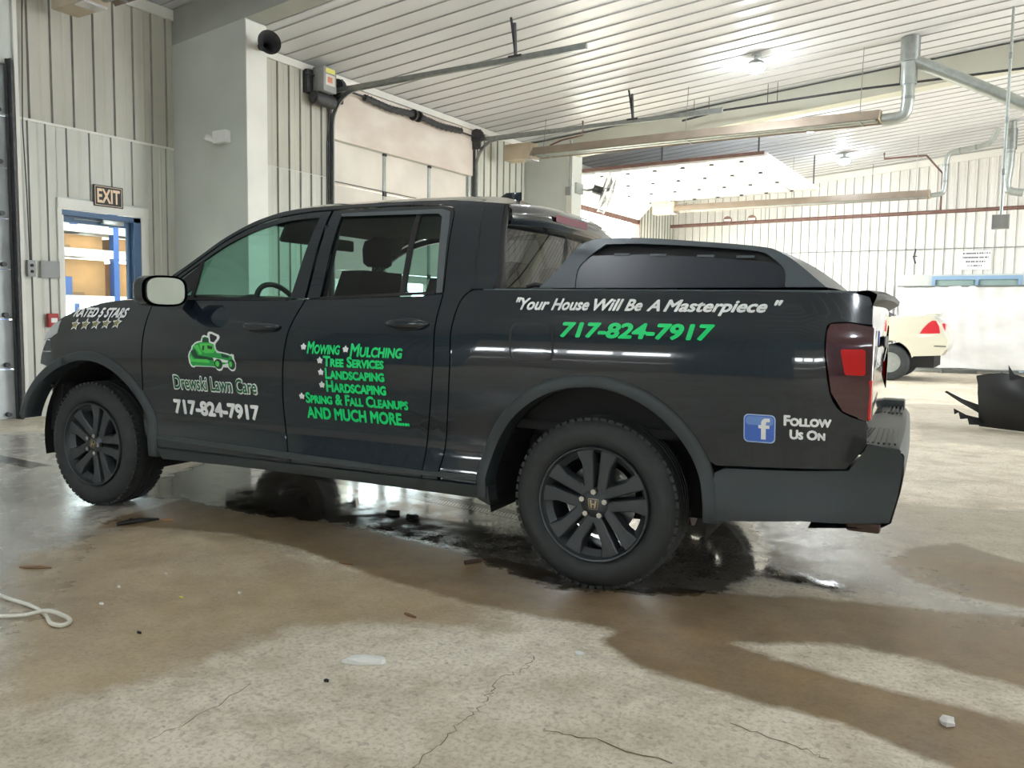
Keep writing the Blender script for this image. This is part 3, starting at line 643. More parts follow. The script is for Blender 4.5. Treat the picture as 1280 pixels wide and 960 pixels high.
def flue(P, r, label, ext=None):
    t = thing('flue_pipe', P[0], label, 'pipe', absolute=True)
    Q = [Vector(P[0])]
    for i in range(1, len(P)-1):
        a, b, c = Vector(P[i-1]), Vector(P[i]), Vector(P[i+1]); u = (a-b).normalized()*min(.22, (a-b).length*.4); v = (c-b).normalized()*min(.22, (c-b).length*.4)
        Q += [b+u, b+u*.35+v*.1, b+u*.1+v*.35, b+v]
    Q.append(Vector(P[-1]))
    B().tube(Q, r, 14).build('pipe', 'galv_light', t, 50)
    for i in range(len(P)-1):
        a, b = Vector(P[i]), Vector(P[i+1]); L = (b-a).length; d = (b-a).normalized()
        for q in (.25, L-.25):
            if L > .6: B().cyl(a+d*(q-.02), a+d*(q+.02), r*1.08, 14).build('joint_band', 'galv', t, 40)
    if ext: ext(t)
    return t
heater(9.9, -2.74, 2.86, 4.06, 'tan radiant tube heater hanging before the second beam')
def ex(t):
    B().cyl((3.20, 9.9, 4.72), (3.20, 9.9, zc(3.2)), .125, 16).build('collar', 'galv', t, 40)
    B().cyl((3.20, 9.9, 4.42), (3.20, 9.9, 4.80), .105, 16).build('tee', 'galv_light', t, 40)
    B().tube([(3.20, 9.9, 4.76), (3.30, 9.9, 4.71), (3.40, 9.9, 4.655), (4.0, 9.87, 4.31), (4.58, 9.85, 3.97), (5.8, 9.8, 3.28)], .082, 14).build('branch_pipe', 'galv_light', t, 50)
flue([(2.885, 9.9, 3.98), (3.20, 9.9, 3.99), (3.20, 9.9, 4.9)], .082, 'grey galvanised flue with diagonal branch rising to the ceiling', ex)
heater(16.4, -2.55, 2.95, 3.84, 'far radiant tube heater in front of the white back wall')
flue([(2.975, 16.4, 3.78), (3.22, 16.4, 3.80), (3.22, 16.4, 4.62), (4.0, 16.3, 4.70), (4.12, 16.2, 4.99)], .05, 'thin far flue elbow beside the white ribbed back wall')
heater(16.5, 4.75, 9.0, 3.80, 'radiant heater stub at the right edge of the far bay', box=False)
def ex2(t): B().cyl((4.35, 16.5, 4.6), (4.35, 16.5, 5.0), .10, 14).build('collar', 'galv', t, 40)
flue([(4.6, 16.5, 3.74), (4.30, 16.5, 3.80), (4.35, 16.5, 4.3), (4.35, 16.5, zc(4.35)-.01)], .075, 'far right flue drop with hooked lower elbow', ex2)
# exit bay heater (top left corner) : only the burner shows
t = heater(2.34, -3.55, 1.5, 4.43, 'tan gas heater box hanging in the upper left corner')
# ---------------------------------------------------------------- sprinkler and conduit runs
def pipe(name, P, r, m, label, cat='pipe', hang=()):
    t = thing(name, P[0], label, cat, absolute=True); B().tube(P, r, 8).build('pipe', m, t, 50)
    for x, yy, z in hang: B().cyl((x, yy, z), (x, yy, zc(x)), .006, 5).build('hanger', 'dark_steel', t)
    return t
pipe('conduit_run', [(-.3, 10.6, 4.46), (.34, 10.6, 4.55), (2.5, 10.6, 4.62), (4.6, 10.6, 4.63), (9, 10.6, 4.7)], .018, 'dark_steel', 'thin dark pipe run under the ceiling before the second beam', hang=((-.1, 10.6, 4.5), (.15, 10.6, 4.52), (1.1, 10.6, 4.57), (1.25, 10.6, 4.57), (3.0, 10.6, 4.62)))
pipe('sprinkler_main', [(XG+.1, YE-.5, 3.66), (4.7, YE-.5, 3.72), (10, YE-.5, 3.75)], .045, 'rust_pipe', 'long brown sprinkler main along the white back wall', hang=((-1.0, YE-.5, 3.7), (1.5, YE-.5, 3.7)))
pipe('gas_pipe', [(1.9, 17.5, 4.93), (1.9, 17.5, 4.80), (2.75, 17.5, 4.80), (2.98, YE-.4, 4.6), (2.98, YE-.4, 3.70)], .022, 'rust_pipe', 'small stepped brown pipe beside the far flue')
pipe('gas_pipe', [(-2.55, 10.2, 4.06), (-2.7, 10.4, 4.25), (-2.45, 10.4, 4.32), (-2.05, 10.4, 4.36), (-2.05, 10.4, 4.61)], .016, 'rust_pipe', 'short bent gas pipe above the tan burner box')
for k, (x, lab) in enumerate(((-1.95, 'left round sprinkler gauge on the brown main'), (-1.32, 'right round sprinkler gauge on the brown main'))):
    t = thing('pipe_clock', (x, YE-.55, 3.72), lab, 'gauge', absolute=True)
    B().cyl((x, YE-.60, 3.74), (x, YE-.55, 3.74), .11, 20).build('disc', 'rust_pipe', t, 40); B().box2((x-.09, YE-.606, 3.72), (x+.09, YE-.60, 3.77)).build('face', 'white_paint', t)
# vertical pipe with electrical box
t = thing('drop_conduit', (4.40, 9.6, zc(4.4)), 'long grey conduit dropping from the ceiling to a small outlet box near the right edge', 'conduit', absolute=True)
B().cyl((4.40, 9.6, 2.56), (4.40, 9.6, zc(4.4)-.002), .018, 10).build('conduit', 'galv_light', t, 40)
for z in (4.55, 3.75, 3.1): B().cyl((4.40, 9.6, z-.04), (4.40, 9.6, z+.04), .026, 10).build('coupling', 'galv', t, 40)
B().box2((4.30, 9.55, 2.38), (4.50, 9.65, 2.56)).build('box', 'grey_box', t, bevel=.006); B().box2((4.315, 9.544, 2.395), (4.485, 9.55, 2.545)).build('cover', 'grey_box', t)
# far sign, window, canvas
t = thing('wall_notice', (3.74, YE-.06, 2.6), 'white notice with four lines of faded print on the back wall', 'sign', absolute=True)
B().box2((3.44, YE-.06, 2.40), (4.05, YE-.045, 2.83)).build('board', 'white_paint', t)
for q, (a, b) in enumerate(((3.47, 4.02), (3.47, 4.0), (3.54, 3.93), (3.58, 3.88))):
    s = B(); x = a; rnd = random.Random(q)
    while x < b: w = rnd.uniform(.012, .03); s.box2((x, YE-.0625, 2.755-q*.095), (min(b, x+w), YE-.0605, 2.79-q*.095)); x += w+rnd.choice((.006, .006, .02))
    s.build('print_line', 'ink', t)
wd = thing('window_1', (3.77, YE, 1.2), 'wide blue framed window in the back wall above the canvas', 'window', kind='structure', absolute=True)
b = B()
for a, c in (((2.85, 2.17), (4.69, 2.26)), ((2.85, .9), (4.69, .98)), ((2.85, .98), (2.93, 2.17)), ((4.61, .98), (4.69, 2.17)), ((3.76, .98), (3.82, 2.17))): b.box2((a[0], YE-.06, a[1]), (c[0], YE-.004, c[1]))
b.build('frame', mat('pale_blue', (140,168,196), .5), wd)
for a in (2.93, 3.82): B().box2((a, YE-.03, .98), (a+.83, YE-.024, 2.17)).build('pane', 'pane', wd); B().box2((a+.02, YE-.012, 1.0), (a+.79, YE-.006, 2.15)).build('blind', 'white_paint', wd)
def curtain():
    rows = []; rnd = random.Random(2)
    for i in range(26):
        z = .12+1.88*i/25; rows.append([(2.18+3.2*j/60, YE-.45+.02*sin(j*.9+i*.13)+.03*sin(i*.5+j*.21)+rnd.uniform(-.006, .006), z+.01*sin(j*.3)) for j in range(61)])
    return rows
t = thing('canvas_screen', (3.8, YE-.45, 0), 'pale crumpled canvas welding screen before the back wall', 'screen', absolute=True)
B().grid(curtain()).build('sheet', 'canvas', t, 180, recalc=False)
B().cyl((2.16, YE-.45, 2.0), (5.4, YE-.45, 2.0), .02, 8).cyl((2.16, YE-.45, .10), (5.4, YE-.45, .10), .02, 8).cyl((2.17, YE-.45, .0), (2.17, YE-.45, 2.0), .018, 8).cyl((5.4, YE-.45, .0), (5.4, YE-.45, 2.0), .018, 8).build('frame', 'galv', t)
for xx in (2.3, 3.2, 4.4): B().box2((xx-.02, YE-.7, .0), (xx+.02, YE-.2, .04)).cyl((xx, YE-.45, .03), (xx, YE-.45, .11), .012, 6).build('foot', 'galv', t)
t = thing('hose_bib', (2.47, YE-.05, 2.7), 'small dark valve handle on the white back wall', 'valve', absolute=True)
B().tube([(2.47, YE-.06, 2.9), (2.47, YE-.12, 2.86), (2.44, YE-.12, 2.7), (2.49, YE-.12, 2.56)], .016, 6).box2((2.42, YE-.14, 2.72), (2.52, YE-.12, 2.74)).build('valve', 'dark_steel', t)
# ---------------------------------------------------------------- high bay lamps
lamp0 = thing('high_bay_lamp', (0, 0, 0), 'x', 'lamp', 'high bay lamps along the ceiling')
B().cyl((0, 0, -.10), (0, 0, 0), .035, 12).cyl((0, 0, -.02), (0, 0, 0), .07, 16).build('stem', 'galv_light', lamp0, 40)
B().lathe([(.02, -.08), (.09, -.09), (.13, -.13), (.135, -.15)], (0, 0, 0), 'z', 24).build('housing', 'galv_light', lamp0, 40)
B().lathe([(.132, -.15), (.125, -.19), (.10, -.225), (.06, -.245), (.001, -.25)], (0, 0, 0), 'z', 20).build('globe', 'lamp_glow', lamp0, 60)
spots = [(1.32, 9.1, 'bright ceiling lamp in the middle bay'), (1.2, 13.2, 'ceiling lamp just beyond the beige beam'), (1.18, 16.8, 'farthest ceiling lamp near the back wall'),
         (1.3, 5.2, 'ceiling lamp above the truck cab'), (1.3, .8, 'ceiling lamp over the truck side'), (1.3, -4.2, 'ceiling lamp near the near wall'),
         (8.6, 9.1, 'ceiling lamp right of the middle bay'), (8.6, .8, 'ceiling lamp right of the truck'), (8.6, -4.2, 'ceiling lamp in the near right corner'), (8.6, 15, 'ceiling lamp in the far right corner')]
for i, (x, yy, lab) in enumerate(spots):
    o = lamp0 if i == 0 else copy_tree(lamp0); o.location = (x, yy, zc(x, yy < YJ)-.012); o['label'] = lab
portal('portal_bay', (XG-.05, 14.1, 1.8), (0, radians(-90), 0), 3.5, 5.0)
portal('portal_right', (XR-.02, 10.5, 1.9), (0, radians(90), 0), 3.8, 4.0)
# ================================================================ the truck (truck frame: x to the rear, y away from the camera side, z up)
CY = .965                                   # centre line
mat('paint', (.0095,.0165,.025), .10, coat=1.0, spec=.35)
mat('paint_far', (.0105,.0135,.018), .12, coat=1.0, spec=.6)
mat('cladding', (.036,.046,.050), .42, spec=.5, bump=.12, bscale=500)
mat('cap_plastic', (.085,.105,.120), .36, spec=.6)
mat('cap_panel', (.022,.028,.040), .25, spec=.6)
mat('tire', (.036,.040,.041), .62, spec=.4, bump=.15, bscale=200, noise=.2, nscale=20)
mat('wheel_grey', (.060,.068,.076), .36, metal=.35, spec=.6)
mat('chrome', (.75,.75,.76), .12, metal=1.)
mat('under', (.010,.010,.010), .8)
mat('interior', (.018,.020,.022), .7)
mat('seat_fabric', (.03,.032,.036), .85)
mat('seal', (.008,.008,.009), .5)
mat('white_vinyl', (.93,.94,.94), .4); mat('green_vinyl', (.0,.74,.20), .4); mat('dark_green_vinyl', (.012,.13,.045), .4)
mat('mower_light', (.10,.70,.12), .4); mat('mower_green', (.02,.40,.08), .4); mat('mower_dark', (.01,.07,.03), .4)
mat('gold_vinyl', (.34,.31,.13), .45)
mat('bright_red', (.48,.003,.003), .25, coat=.3, emit=(1,.01,.005), estr=.04); mat('tail_red', (.055,.006,.012), .08, coat=1., spec=.7)
mat('mirror_glass', (.75,.82,.82), .03, metal=1.)
mat('headlight', (.6,.62,.64), .1, coat=1., metal=.3)
mat('brass', (.55,.45,.28), .35, metal=.9); mat('skin_tag', (.7,.66,.45), .6)
mat('rust', (.07,.035,.022), .7)
glass('glass_front', (.50,.76,.69)); glass('glass_rear', (.36,.44,.44)); glass('glass_back', (.20,.19,.21)); glass('glass_wind', (.62,.80,.74)); glass('glass_clear', (.8,.85,.86))
truck = thing('pickup_truck', (0, 0, 0), 'black crew cab pickup truck with green and white lawn care lettering on its side', 'truck', rz=.0922)
def lut(tab):
    z = np.arange(0, 2.0, .005); v = np.interp(z, [a for a, b in tab], [b for a, b in tab]); k = np.exp(-.5*(np.arange(-18, 19)*.005/.022)**2); k /= k.sum()
    vp = np.pad(v, 18, mode='edge'); return np.convolve(vp, k, 'valid')
LOW = [(.2,.10),(.30,.05),(.38,.02),(.45,.02),(.52,.045),(.60,.045),(.75,.02),(.90,.0),(1.0,.0),(1.08,.012),(1.16,.04),(1.22,.07),(1.26,.09)]
CABT = lut(LOW+[(1.5,.18),(1.62,.24),(1.70,.29),(1.78,.37),(1.85,.46)]); BEDT = lut(LOW[:8]+[(1.02,-.002),(1.10,.008),(1.16,.035),(1.22,.05),(1.28,.07),(1.4,.09)])
def zi(T, z): return float(np.interp(z, np.arange(len(T))*.005, T))
def D(x, z):
    w = min(1, max(0, (x-2.40)/.25)); w = w*w*(3-2*w)
    d = zi(CABT, z) if w == 0 or z > 1.32 else (1-w)*zi(CABT, z)+w*zi(BEDT, z)
    if 2.40 < x and z > 1.32: d = zi(CABT, z)
    if x < -.2: d += .30*((-.2-x)/.8)**2
    if x > 3.9: d += .13*((x-3.9)/.45)**2
    return d
def Y(x, z, far=False):
    y = -.03+D(x, z); return 2*CY-y if far else y
def sm(P, n=6):
    """Catmull-Rom through points"""
    out = []; P = [Vector(p) for p in P]
    for i in range(len(P)-1):
        p0 = P[max(i-1, 0)]; p1 = P[i]; p2 = P[i+1]; p3 = P[min(i+2, len(P)-1)]
        for k in range(n):
            t = k/n; out.append(tuple(.5*((2*p1)+(-p0+p2)*t+(2*p0-5*p1+4*p2-p3)*t*t+(-p0+3*p1-3*p2+p3)*t**3)))
    out.append(tuple(P[-1])); return out
def arc(cx, cz, r, a0, a1, n=20): return [(cx+r*cos(radians(a0+(a1-a0)*k/n)), cz+r*sin(radians(a0+(a1-a0)*k/n))) for k in range(n+1)]
def patch_mesh(outlines, off=0., step=.05, rim=.022, far=False, yfn=None):
    bm = bmesh.new()
    for ol in outlines:
        pts = []
        for p in ol:
            if not pts or (Vector(p)-Vector(pts[-1])).length > 1e-4: pts.append(p)
        if (Vector(pts[0])-Vector(pts[-1])).length < 1e-4: pts.pop()
        ar = sum(pts[i][0]*pts[(i+1) % len(pts)][1]-pts[(i+1) % len(pts)][0]*pts[i][1] for i in range(len(pts)))
        if ar < 0: pts.reverse()
        bm.faces.new([bm.verts.new((x, 0, z)) for x, z in pts])
    xs = [v.co.x for v in bm.verts]; zs = [v.co.z for v in bm.verts]
    for ax, lo, hi in (((1,0,0), min(xs), max(xs)), ((0,0,1), min(zs), max(zs))):
        n = int((hi-lo)/step)
        for k in range(1, n+1):
            c = lo+(hi-lo)*k/(n+1)
            bmesh.ops.bisect_plane(bm, geom=bm.verts[:]+bm.edges[:]+bm.faces[:], dist=1e-5, plane_co=(c*ax[0], 0, c*ax[2]), plane_no=ax)
    bmesh.ops.triangulate(bm, faces=[f for f in bm.faces if len(f.verts) > 4])
    fn = yfn or (lambda x, z: -.03+D(x, z))
    for v in bm.verts: v.co.y = fn(v.co.x, v.co.z)+off
    bmesh.ops.recalc_face_normals(bm, faces=bm.faces)
    # orient so that normals face -y
    if sum(f.normal.y*f.calc_area() for f in bm.faces) > 0: bmesh.ops.reverse_faces(bm, faces=bm.faces)
    if rim:
        be = [e for e in bm.edges if e.is_boundary]
        r = bmesh.ops.extrude_edge_only(bm, edges=be)
        nv = [g for g in r['geom'] if isinstance(g, bmesh.types.BMVert)]
        for v in nv: v.co.y += rim
        for e in be: e.smooth = False
    if far:
        for v in bm.verts: v.co.y = 2*CY-v.co.y
        bmesh.ops.reverse_faces(bm, faces=bm.faces)
    for f in bm.faces: f.smooth = True
    me = bpy.data.meshes.new('patch'); bm.to_mesh(me); bm.free(); return me
def shrink(P, d):
    """inset a closed outline by d (panel gap)"""
    pts = []
    for p in P:
        if not pts or (Vector(p)-Vector(pts[-1])).length > 1e-4: pts.append(tuple(p))
    if (Vector(pts[0])-Vector(pts[-1])).length < 1e-4: pts.pop()
    n = len(pts); ar = sum(pts[i][0]*pts[(i+1) % n][1]-pts[(i+1) % n][0]*pts[i][1] for i in range(n)); s = 1 if ar > 0 else -1; out = []
    for i in range(n):
        a, b, c = Vector(pts[i-1]), Vector(pts[i]), Vector(pts[(i+1) % n]); u = (b-a).normalized(); v = (c-b).normalized()
        n1 = Vector((-u.y, u.x))*s; n2 = Vector((-v.y, v.x))*s; m = n1+n2
        m = m/max(m.length_squared/2, .35) if m.length > 1e-6 else n1
        out.append(tuple(b+m*d))
    return out
def panel(name, outlines, m='paint', parent=None, both=True, gap=.0045, label=None, **k):
    if not isinstance(outlines[0][0], (tuple, list)): outlines = [outlines]
    if gap: outlines = [shrink(o, gap) for o in outlines]
    P = parent if isinstance(parent, (list, tuple)) else (parent or truck, parent or truck); r = []
    for i, far in enumerate((False, True) if both else (False,)):
        me = patch_mesh(outlines, far=far, **k); me.name = name; r.append(link(name, me, m, P[i], label=label))
    return r
# ---- outlines
SEAM_F = sm([(.50,1.235),(.505,1.187),(.493,1.007),(.467,.78),(.440,.57),(.47,.48),(.545,.40)], 5)
SEAM_B = sm([(1.586,1.24),(1.584,1.215),(1.541,1.094),(1.518,.972),(1.487,.724),(1.487,.556),(1.52,.45),(1.545,.40)], 5)
SEAM_C = sm([(2.398,1.27),(2.396,1.128),(2.404,.967),(2.383,.791),(2.346,.582),(2.33,.41),(2.318,.352)], 5)
SEAM_D = sm([(2.560,1.288),(2.515,1.255),(2.492,1.20),(2.484,1.10),(2.490,.966),(2.472,.781),(2.440,.552),(2.415,.41),(2.405,.352)], 5)
R_IN, R_OUT = .492, .545; AX, AZ, RX = 0.02, .385, 3.165
# front fender
fend = sm([(.50,1.235),(.286,1.232),(.093,1.215),(-.06,1.185),(-.182,1.145),(-.262,1.105)], 4)+sm([(-.262,1.105),(-.336,1.01),(-.42,.91),(-.468,.834)], 4)
fend += arc(AX, AZ, R_OUT-.02, 131, 2, 26)[1:]+[(.565,.40),(.545,.40)]+list(reversed(SEAM_F))
panel('front_fender', fend)
# doors
dbot = .40
F_top_out = sm([(.50,1.235),(.60,1.345),(.72,1.425),(.83,1.50),(.95,1.578),(1.10,1.645),(1.28,1.69),(1.45,1.708),(1.586,1.712)], 4)
gF_top = sm([(.585,1.30),(.70,1.385),(.80,1.448),(.95,1.54),(1.123,1.612),(1.294,1.652),(1.45,1.668),(1.524,1.670)], 4)
gF = [(.535,1.238)]+gF_top+[(1.482,1.240)]
fd_low = [(.50,1.225)]+[(.50,1.235)]+[(.535,1.238),(1.482,1.240),(1.586,1.24)]+SEAM_B[1:]+[(1.2,dbot),(.8,dbot)]+list(reversed(SEAM_F[1:]))
fd_up = F_top_out+[(1.586,1.24),(1.482,1.240)]+list(reversed(gF_top))+[(.535,1.238)]
fdoors = panel('front_door', [fd_low, fd_up], gap=.0045)
R_top_out = sm([(1.594,1.712),(1.80,1.715),(2.05,1.714),(2.25,1.706),(2.325,1.695),(2.352,1.665),(2.36,1.62)], 4)
rd_edge = [(2.398,1.27)]
gR = [(1.683,1.244),(1.672,1.672),(1.95,1.676),(2.15,1.672),(2.262,1.662),(2.288,1.64),(2.30,1.58),(2.352,1.27),(2.30,1.262)]
rd_low = [(1.594,1.24),(1.683,1.244),(2.30,1.262),(2.352,1.27)]+SEAM_C[:-1]+[(2.325,dbot),(1.9,dbot),(1.553,dbot)]+list(reversed(SEAM_B[1:]))
rd_low = [(x+(.0), z) for x, z in rd_low]
rd_up = R_top_out+[(2.398,1.27),(2.352,1.27),(2.30,1.58),(2.288,1.64),(2.262,1.662),(2.15,1.672),(1.95,1.676),(1.672,1.672),(1.683,1.244),(1.594,1.24)]
rdoors = panel('rear_door', [rd_low, rd_up], gap=.0045)
# light window surround (satin trim) and seals
for far, dr in ((False, fdoors[0]), (True, fdoors[1])):
    me = patch_mesh([[(.535,1.232),(.535,1.246),(1.482,1.250),(1.482,1.236)]], off=-.004, rim=.006, far=far); link('belt_moulding', me, 'seal', dr)
    me = patch_mesh([shrink([(.535,1.238)]+gF_top[:11]+[(.79,1.24)], .012)], off=.012, rim=0, far=far); link('quarter_glass', me, 'glass_front', dr)
    gm = [(.80,1.24)]+gF_top[8:]+[(1.482,1.240)]
    me = patch_mesh([[(.80,1.24),(.795,1.445)]+gF_top[9:]+[(1.482,1.240)]], off=.012, rim=0, far=far); link('window_glass', me, 'glass_front', dr)
    me = patch_mesh([[(.775,1.24),(.775,1.435),(.80,1.452),(.80,1.24)]], off=.002, rim=.01, far=far); link('window_divider', me, 'seal', dr)
    me = patch_mesh([[(.545,1.24),(.60,1.30),(.775,1.425),(.775,1.30),(.70,1.24)]], off=.006, rim=.01, far=far); link('mirror_patch', me, 'seal', dr)
for far, dr in ((False, rdoors[0]), (True, rdoors[1])):
    me = patch_mesh([[(1.683,1.240),(1.683,1.252),(2.35,1.280),(2.352,1.266)]], off=-.004, rim=.006, far=far); link('belt_moulding', me, 'seal', dr)
    me = patch_mesh([gR], off=.012, rim=0, far=far); link('window_glass', me, 'glass_rear', dr)
    me = patch_mesh([[(2.150,1.26),(2.132,1.672),(2.160,1.672),(2.180,1.26)]], off=.003, rim=.01, far=far); link('window_divider', me, 'seal', dr)
    me = patch_mesh([[(2.262,1.664),(2.290,1.645),(2.306,1.575),(2.358,1.272),(2.390,1.275),(2.345,1.60),(2.325,1.672),(2.27,1.688),(1.70,1.692),(1.66,1.688),(1.672,1.674)]], off=-.002, rim=.006, far=far); link('window_trim', me, mat('satin_trim', (.10,.115,.125), .35) if 'satin_trim' not in MATS else 'satin_trim', dr)
# cab side structure (roof rail, pillars, strip between door and bed)
TOP = sm([(.47,1.255),(.563,1.355),(.69,1.437),(.787,1.502),(.883,1.57),(1.025,1.648),(1.123,1.688),(1.255,1.722),(1.45,1.738),(1.9,1.742),(2.3,1.733),(2.5,1.712),(2.615,1.698)], 4)
cab = TOP+[(2.648,1.50),(2.676,1.288)]+SEAM_D+list(reversed(SEAM_C))+[(2.36,1.62),(2.352,1.665),(2.325,1.697)]+[(x, z+.004) for x, z in reversed(R_top_out[:13])]+[(1.588,1.716)]+[(x, z+.004) for x, z in reversed(F_top_out[:-1])]
panel('cab_side', cab, gap=.002, step=.045)
panel('pillar_seam', [(2.495,1.712),(2.502,1.712),(2.538,1.48),(2.554,1.29),(2.546,1.29),(2.530,1.48)], 'seal', off=-.0008, rim=0, gap=0)
# sill cladding
sill = [(.565,.405),(1.1,.405),(2.3,.405),(2.69,.405),(2.69,.30),(2.62,.335),(1.7,.345),(1.1,.345),(.60,.335)]
panel('sill_cladding', sill, 'cladding', off=-.008, rim=.08)
panel('sill_crease', [(.53,.455),(.53,.475),(2.31,.440),(2.67,.445),(2.67,.425),(2.3,.42),(1.5,.425)], 'cladding', off=-.006, rim=.01, gap=0)
# bedside
bed = [(2.560,1.288)]+[(3.2,1.286),(3.8,1.283),(4.17,1.276),(4.225,1.262)]+sm([(4.225,1.262),(4.240,1.22),(4.242,1.15)], 3)[1:]+sm([(4.16,1.16),(4.10,1.155),(4.088,1.13),(4.088,1.05),(4.112,.90),(4.155,.83),(4.242,.797)], 3)+[(4.243,.70),(4.20,.640),(4.175,.606),(3.954,.597),(3.727,.585),(3.695,.583)]
bed += arc(RX, AZ, R_OUT-.02, 22, 178, 34)[1:]+[(2.62,.405),(2.415,.405)]+list(reversed(SEAM_D[:-3]))
panel('bedside', bed, step=.045)
# fuel door
fu = [(2.791,1.11),(2.803,1.13),(2.825,1.137),(2.955,1.139),(2.978,1.13),(2.988,1.11),(2.998,1.010),(2.990,.990),(2.972,.982),(2.83,.977),(2.808,.984),(2.798,1.0)]
fdr = panel('fuel_door', fu, both=False, off=-.0025, rim=.004, gap=.004)
panel('fuel_door_gap', shrink(fu, -.005), 'seal', both=False, off=-.0012, rim=0, gap=0)
# flares
def flare(name, cx, a0, a1, tail0=None, tail1=None, both=True, out=None):
    res = []
    for far in ((False, True) if both else (False,)):
        P = arc(cx, AZ, 1, a0, a1, 40); rows = []
        st = [(cx+cos(radians(a0)), None)] 
        seq = []
        if tail0: seq += [(tail0, 0)]
        seq += [(None, radians(a0+(a1-a0)*k/40)) for k in range(41)]
        if tail1: seq += [(tail1, 1)]
        for tl, a in seq:
            row = []
            for rr, o in ((R_OUT+.004, .012), (R_OUT, -.006), (R_OUT-.010, -.012), (R_IN+.012, -.020), (R_IN, -.016), (R_IN-.004, .03), (R_IN-.002, .09)):
                if tl is None: x, z = cx+rr*cos(a), AZ+rr*sin(a)
                else: x, z = tl[0]+tl[2]*(rr-R_IN), tl[1]
                y = Y(max(x, -.46), max(z, .30))+o if not out else -.03+o+.05*max(0, (-.2-x))*0+out(x)
                row.append((x, 2*CY-y if far else y, z))
            rows.append(row)
        res.append(B().grid(rows).build(name, 'cladding', truck, 60, recalc=True))
    return res
flare('rear_flare', RX, -3, 174, tail1=(RX-R_IN, .345, -1), tail0=(RX+R_IN, .362, 1))
flare('front_flare', AX, -4, 118)
fo = flare('front_flare_loose', AX, 112, 165, both=False, out=lambda x: -.005-.20*max(0, (-.18-x)))
fo[0]['label'] = 'loose front end of the wheel arch flare sticking out'; fo[0].name = 'loose_flare'
# wheel arch liners
for cx in (AX, RX):
    for far in (False, True):
        a = arc(cx, AZ-.01, .50, -12, 192, 24); rows = [[(x, 2*CY-yy if far else yy, z) for x, z in a] for yy in (.035, .40)]
        b = B().grid(rows); b.poly([(x, 2*CY-.40 if far else .40, z) for x, z in a], (0, -.01 if far else .01, 0)); b.build('wheel_liner', 'under', truck, recalc=False)
# bumper (rear)
bs = [(3.662,.362),(4.023,.404),(4.252,.408),(4.33,.411),(4.352,.50),(4.362,.572),(4.367,.655),(4.350,.688),(4.30,.702),(4.244,.714),(4.222,.668),(4.180,.606),(3.954,.593),(3.727,.581),(3.69,.56)]
panel('rear_bumper_corner', bs, 'cladding', off=-.006, rim=.05, gap=.002)
rows = []
for k in range(25):
    u = k/24; yy = .150+u*(2*CY-.30); bow = .010*(1-(2*u-1)**2); e = 0
    rows.append([(x+bow*w, (-.03+D(x, max(z, .4))+.004 if k == 0 else 2*CY+.03-D(x, max(z, .4))-.004 if k == 24 else yy), z) for x, z, w in ((4.10,.72,0),(4.20,.715,0),(4.30,.700,1),(4.350,.690,1),(4.368,.665,1),(4.370,.60,1),(4.360,.52,1),(4.335,.41,1),(4.30,.39,1),(4.05,.38,0))])
bump = B().grid(rows).build('rear_bumper', 'cladding', truck, 35)
for k in range(6): B().box2((4.235+k*.019, .13, .704), (4.243+k*.019, .62, .712)).box2((4.235+k*.019, 1.31, .704), (4.243+k*.019, 1.80, .712)).build('step_rib', 'cladding', bump)
for yy in (1.73,): B().box2((4.20, yy-.09, .69), (4.345, yy+.06, .745)).build('bumper_end_cap', 'cladding', bump, bevel=.01)
B().box2((4.18, .08, .37), (4.30, .26, .41)).build('lower_valance', 'rust', bump, bevel=.01)
# hitch and exhaust
B().box2((4.02, .93, .33), (4.32, .99, .39)).build('hitch_receiver', 'under', truck); B().cyl((4.0, .45, .34), (4.24, .45, .34), .035, 14).build('tailpipe', 'rust', truck, 40)
B().box2((4.10, .55, .27), (4.16, .65, .40)).build('tow_bracket', 'under', truck)
# tailgate
rows = []
for k in range(21):
    u = k/20; yy = .118+u*(2*CY-.236); bow = .014*(1-(2*u-1)**2)
    rows.append([(x+bow, yy, z) for x, z in ((4.18,.70),(4.236,.70),(4.240,.80),(4.222,.90),(4.226,1.0),(4.238,1.15),(4.236,1.235),(4.20,1.25))])
tg = B().grid(rows).build('tailgate', 'paint', truck, 50)
rows = []
for k in range(21):
    u = k/20; yy = .085+u*(2*CY-.17); e = .05*(abs(2*u-1)**6)
    rows.append([(x-e*w, yy, z) for x, z, w in ((4.14,1.272,0),(4.20,1.282,0),(4.27,1.283,1),(4.300,1.268,1),(4.296,1.250,1),(4.235,1.222,0),(4.19,1.22,0))])
B().grid(rows).build('tailgate_cap', 'cladding', tg, 40)
b = B().box2((4.250, .80, 1.05), (4.262, 1.13, 1.10)); b.build('tailgate_handle', 'seal', tg, bevel=.006)
def tgt(u, v): return (4.243+.014*(1-((u-CY)/.85)**2)-.018*max(0, 1-abs(v-.93)/.12), u, v)
for a in ((.42,.97,.05,.09),(.51,.97,.03,.09),(.58,.97,.06,.09),(.68,.97,.05,.09),(1.20,.97,.06,.09),(1.30,.97,.04,.09),(1.38,.97,.05,.09),(1.46,.97,.03,.09)):
    b = B(); rows = [[tgt(a[0]+a[2]*i/3, a[1]+a[3]*j/4) for i in range(4)] for j in range(5)]; b.grid(rows).build('tailgate_decal', 'white_vinyl', tg)
b = B(); c = tgt(.40, 1.10); b.cyl((c[0]-.004, c[1], c[2]), (c[0]+.001, c[1], c[2]), .03, 18).build('round_decal', mat('blue_vinyl', (.05,.12,.55), .4), tg)
